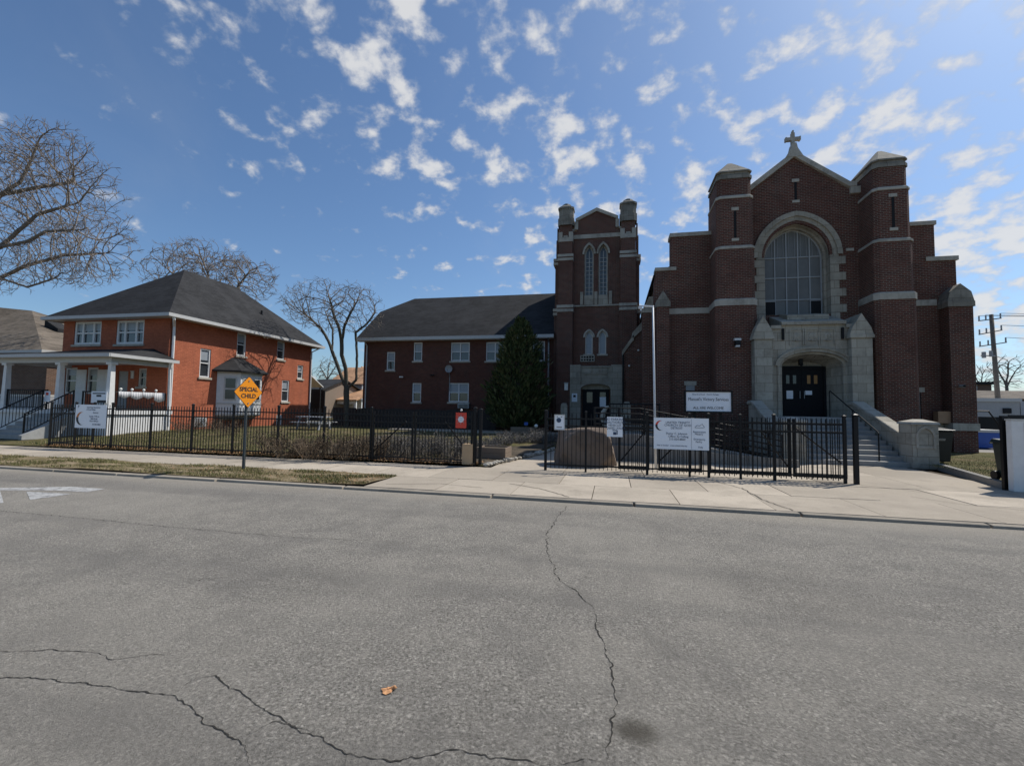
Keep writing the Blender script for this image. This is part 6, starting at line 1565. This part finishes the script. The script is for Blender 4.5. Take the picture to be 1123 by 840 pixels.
def litter(name, area, n, seed, zf, size=(.02, .05)):
    r = random.Random(seed); m = MB()
    for i in range(n):
        x, y = area(r); z = zf(x, y)+r.uniform(.004, .03); s = r.uniform(*size); u = Vector((r.gauss(0,1), r.gauss(0,1), r.gauss(0,.35))).normalized()*s; v = Vector((-u.y, u.x, r.gauss(0,.3)*s)).normalized()*s*.6; c = Vector((x, y, z+abs(u.z)))
        m.face([c-u, c-v*.9, c+u, c+v])
    return tag(m.build(name, LITT, recalc=False), kind='stuff')
litter('leaf_litter', lambda r: (r.uniform(-20, -3.7), 12.35+abs(r.gauss(0, .5))), 5200, 6, lambda x, y: .03+yz(y)*.6)
litter('verge_litter', lambda r: (-5.1-6*r.random()**1.8, r.uniform(8.7, 10.15)), 700, 7, vz, (.012, .03))

# ================================================================== SKY, SUN, CAMERA
SUN_AZ, SUN_EL = RAD(41), RAD(50.5)                               # azimuth from +X towards +Y
sd = Vector((cos(SUN_AZ)*cos(SUN_EL), sin(SUN_AZ)*cos(SUN_EL), sin(SUN_EL)))
sl_ = bpy.data.lights.new('sun', 'SUN'); sl_.energy = 4.2; sl_.angle = RAD(.53); sl_.color = (1, .955, .88)
so = bpy.data.objects.new('sun', sl_); COL.objects.link(so); so.rotation_euler = sd.to_track_quat('Z', 'Y').to_euler(); so.location = (20, 10, 40)
w = bpy.data.worlds.new('World'); SC.world = w; w.use_nodes = True; nt = w.node_tree; nt.nodes.clear()
out = nt.nodes.new('ShaderNodeOutputWorld'); bg = nt.nodes.new('ShaderNodeBackground'); L(nt, bg.outputs[0], out.inputs[0])
SKS = .095
bg.inputs['Strength'].default_value = SKS
sky = N(nt, 'ShaderNodeTexSky', sky_type='NISHITA'); sky.sun_disc = False; sky.sun_elevation = SUN_EL; sky.sun_rotation = pi/2-SUN_AZ
sky.altitude = 100; sky.air_density = 1.0; sky.dust_density = 1.0; sky.ozone_density = 2.0
tc = N(nt, 'ShaderNodeTexCoord'); dirv = tc.outputs['Generated']
sep = N(nt, 'ShaderNodeSeparateXYZ'); L(nt, dirv, sep.inputs[0])
zc_ = math_(nt, 'ADD', math_(nt, 'MAXIMUM', sep.outputs[2], 0.0), .42)
cv = N(nt, 'ShaderNodeCombineXYZ'); L(nt, math_(nt, 'DIVIDE', sep.outputs[0], zc_), cv.inputs[0]); L(nt, math_(nt, 'DIVIDE', sep.outputs[1], zc_), cv.inputs[1])
P2 = cv.outputs[0]
def pdir(u, v):
    d = _ray(u, v).normalized(); z = max(d.z, 0)+.42; return (d.x/z, d.y/z, 0)
# cloud cover: patches where the altocumulus thickens
cov = None
for u, v, r0, k_ in ((410,25,.30,.34),(240,30,.22,.20),(330,130,.28,.22),(545,50,.16,.30),(440,165,.25,.22),(530,190,.26,.26),(600,150,.30,.32),(620,235,.4,.32),(690,170,.5,.2),(735,235,.6,.30),(830,95,.4,.16),(640,20,.2,.2),(760,10,.25,.26),(885,20,.25,.2),(930,40,.2,.18),(955,85,.3,.2),(925,190,.5,.26),(990,140,.4,.12),(870,290,1.2,.1),(1075,250,1.1,.30),(1110,320,2.2,.4),(1050,170,.5,.16),(1090,60,.3,.1),(700,120,.3,.15)):
    d = N(nt, 'ShaderNodeVectorMath', operation='DISTANCE'); L(nt, P2, d.inputs[0]); d.inputs[1].default_value = pdir(u, v); zz = max(_ray(u, v).normalized().z, .02); r0 *= (zz+.13)/(zz+.42)
    g = maprange(nt, d.outputs['Value'], 0, r0*1.8, k_*.97, 0); cov = g if cov is None else math_(nt, 'MAXIMUM', cov, g)
n1 = noise(nt, P2, 14, 8, .52, .12); n2 = noise(nt, P2, 4, 4, .5); n4 = noise(nt, P2, 34, 6, .6, .1)
base = math_(nt, 'ADD', math_(nt, 'ADD', math_(nt, 'MULTIPLY', n1, 1.75), math_(nt, 'MULTIPLY', math_(nt, 'SUBTRACT', n2, .5), .45)), math_(nt, 'ADD', cov, math_(nt, 'MULTIPLY', math_(nt, 'SUBTRACT', n4, .5), .4)))
mask = maprange(nt, base, 1.06, 1.44)
veil = maprange(nt, noise(nt, P2, 1.6, 6, .6, .8),   .48, .8, 0, .22)                   # thin cirrus veil
clc = ramp(nt, maprange(nt, base, 1.06, 1.5), (0, (.60, .66, .74)), (.5, (.86, .88, .92)), (1, (1.0, 1.0, 1.0)))
CL = N(nt, 'ShaderNodeVectorMath', operation='SCALE'); L(nt, clc, CL.inputs[0]); CL.inputs['Scale'].default_value = .66/SKS
sk_ = mix(nt, 1, sky.outputs[0], (.80, .97, 1.12), 'MULTIPLY')
c1 = mix(nt, math_(nt, 'MULTIPLY', veil, .5), sk_, CL.outputs[0])
c2 = mix(nt, math_(nt, 'MULTIPLY', mask, .88), c1, CL.outputs[0])
L(nt, c2, bg.inputs['Color'])
cam = bpy.data.cameras.new('camera'); cam.sensor_width = 36; cam.lens = 36*FPX/1123; cam.clip_end = 5000; cam.clip_start = .05
co = bpy.data.objects.new('camera', cam); COL.objects.link(co)
M = Matrix(((CR.x, -CD.x, -CF.x, 0), (CR.y, -CD.y, -CF.y, 0), (CR.z, -CD.z, -CF.z, EYE), (0, 0, 0, 1))); co.matrix_world = M
SC.camera = co
vs = SC.view_settings; vs.view_transform = 'Standard'; vs.look = 'None'; vs.gamma = 1; vs.use_curve_mapping = False; vs.exposure = 0.2
SC.cycles.max_bounces = 6; SC.cycles.diffuse_bounces = 3; SC.cycles.glossy_bounces = 3
# lettering becomes plain mesh
dg = bpy.context.evaluated_depsgraph_get(); dg.update()
for o in [o for o in SC.objects if o.type == 'FONT']:
    me = bpy.data.meshes.new_from_object(o.evaluated_get(dg)); nm = o.name; mt = o.data.materials[0]
    q = bpy.data.objects.new('lettering', me); COL.objects.link(q); q.parent = o.parent; q.location = o.location; q.rotation_euler = o.rotation_euler; q.scale = o.scale
    if not me.materials: me.materials.append(mt)
    bpy.data.objects.remove(o)
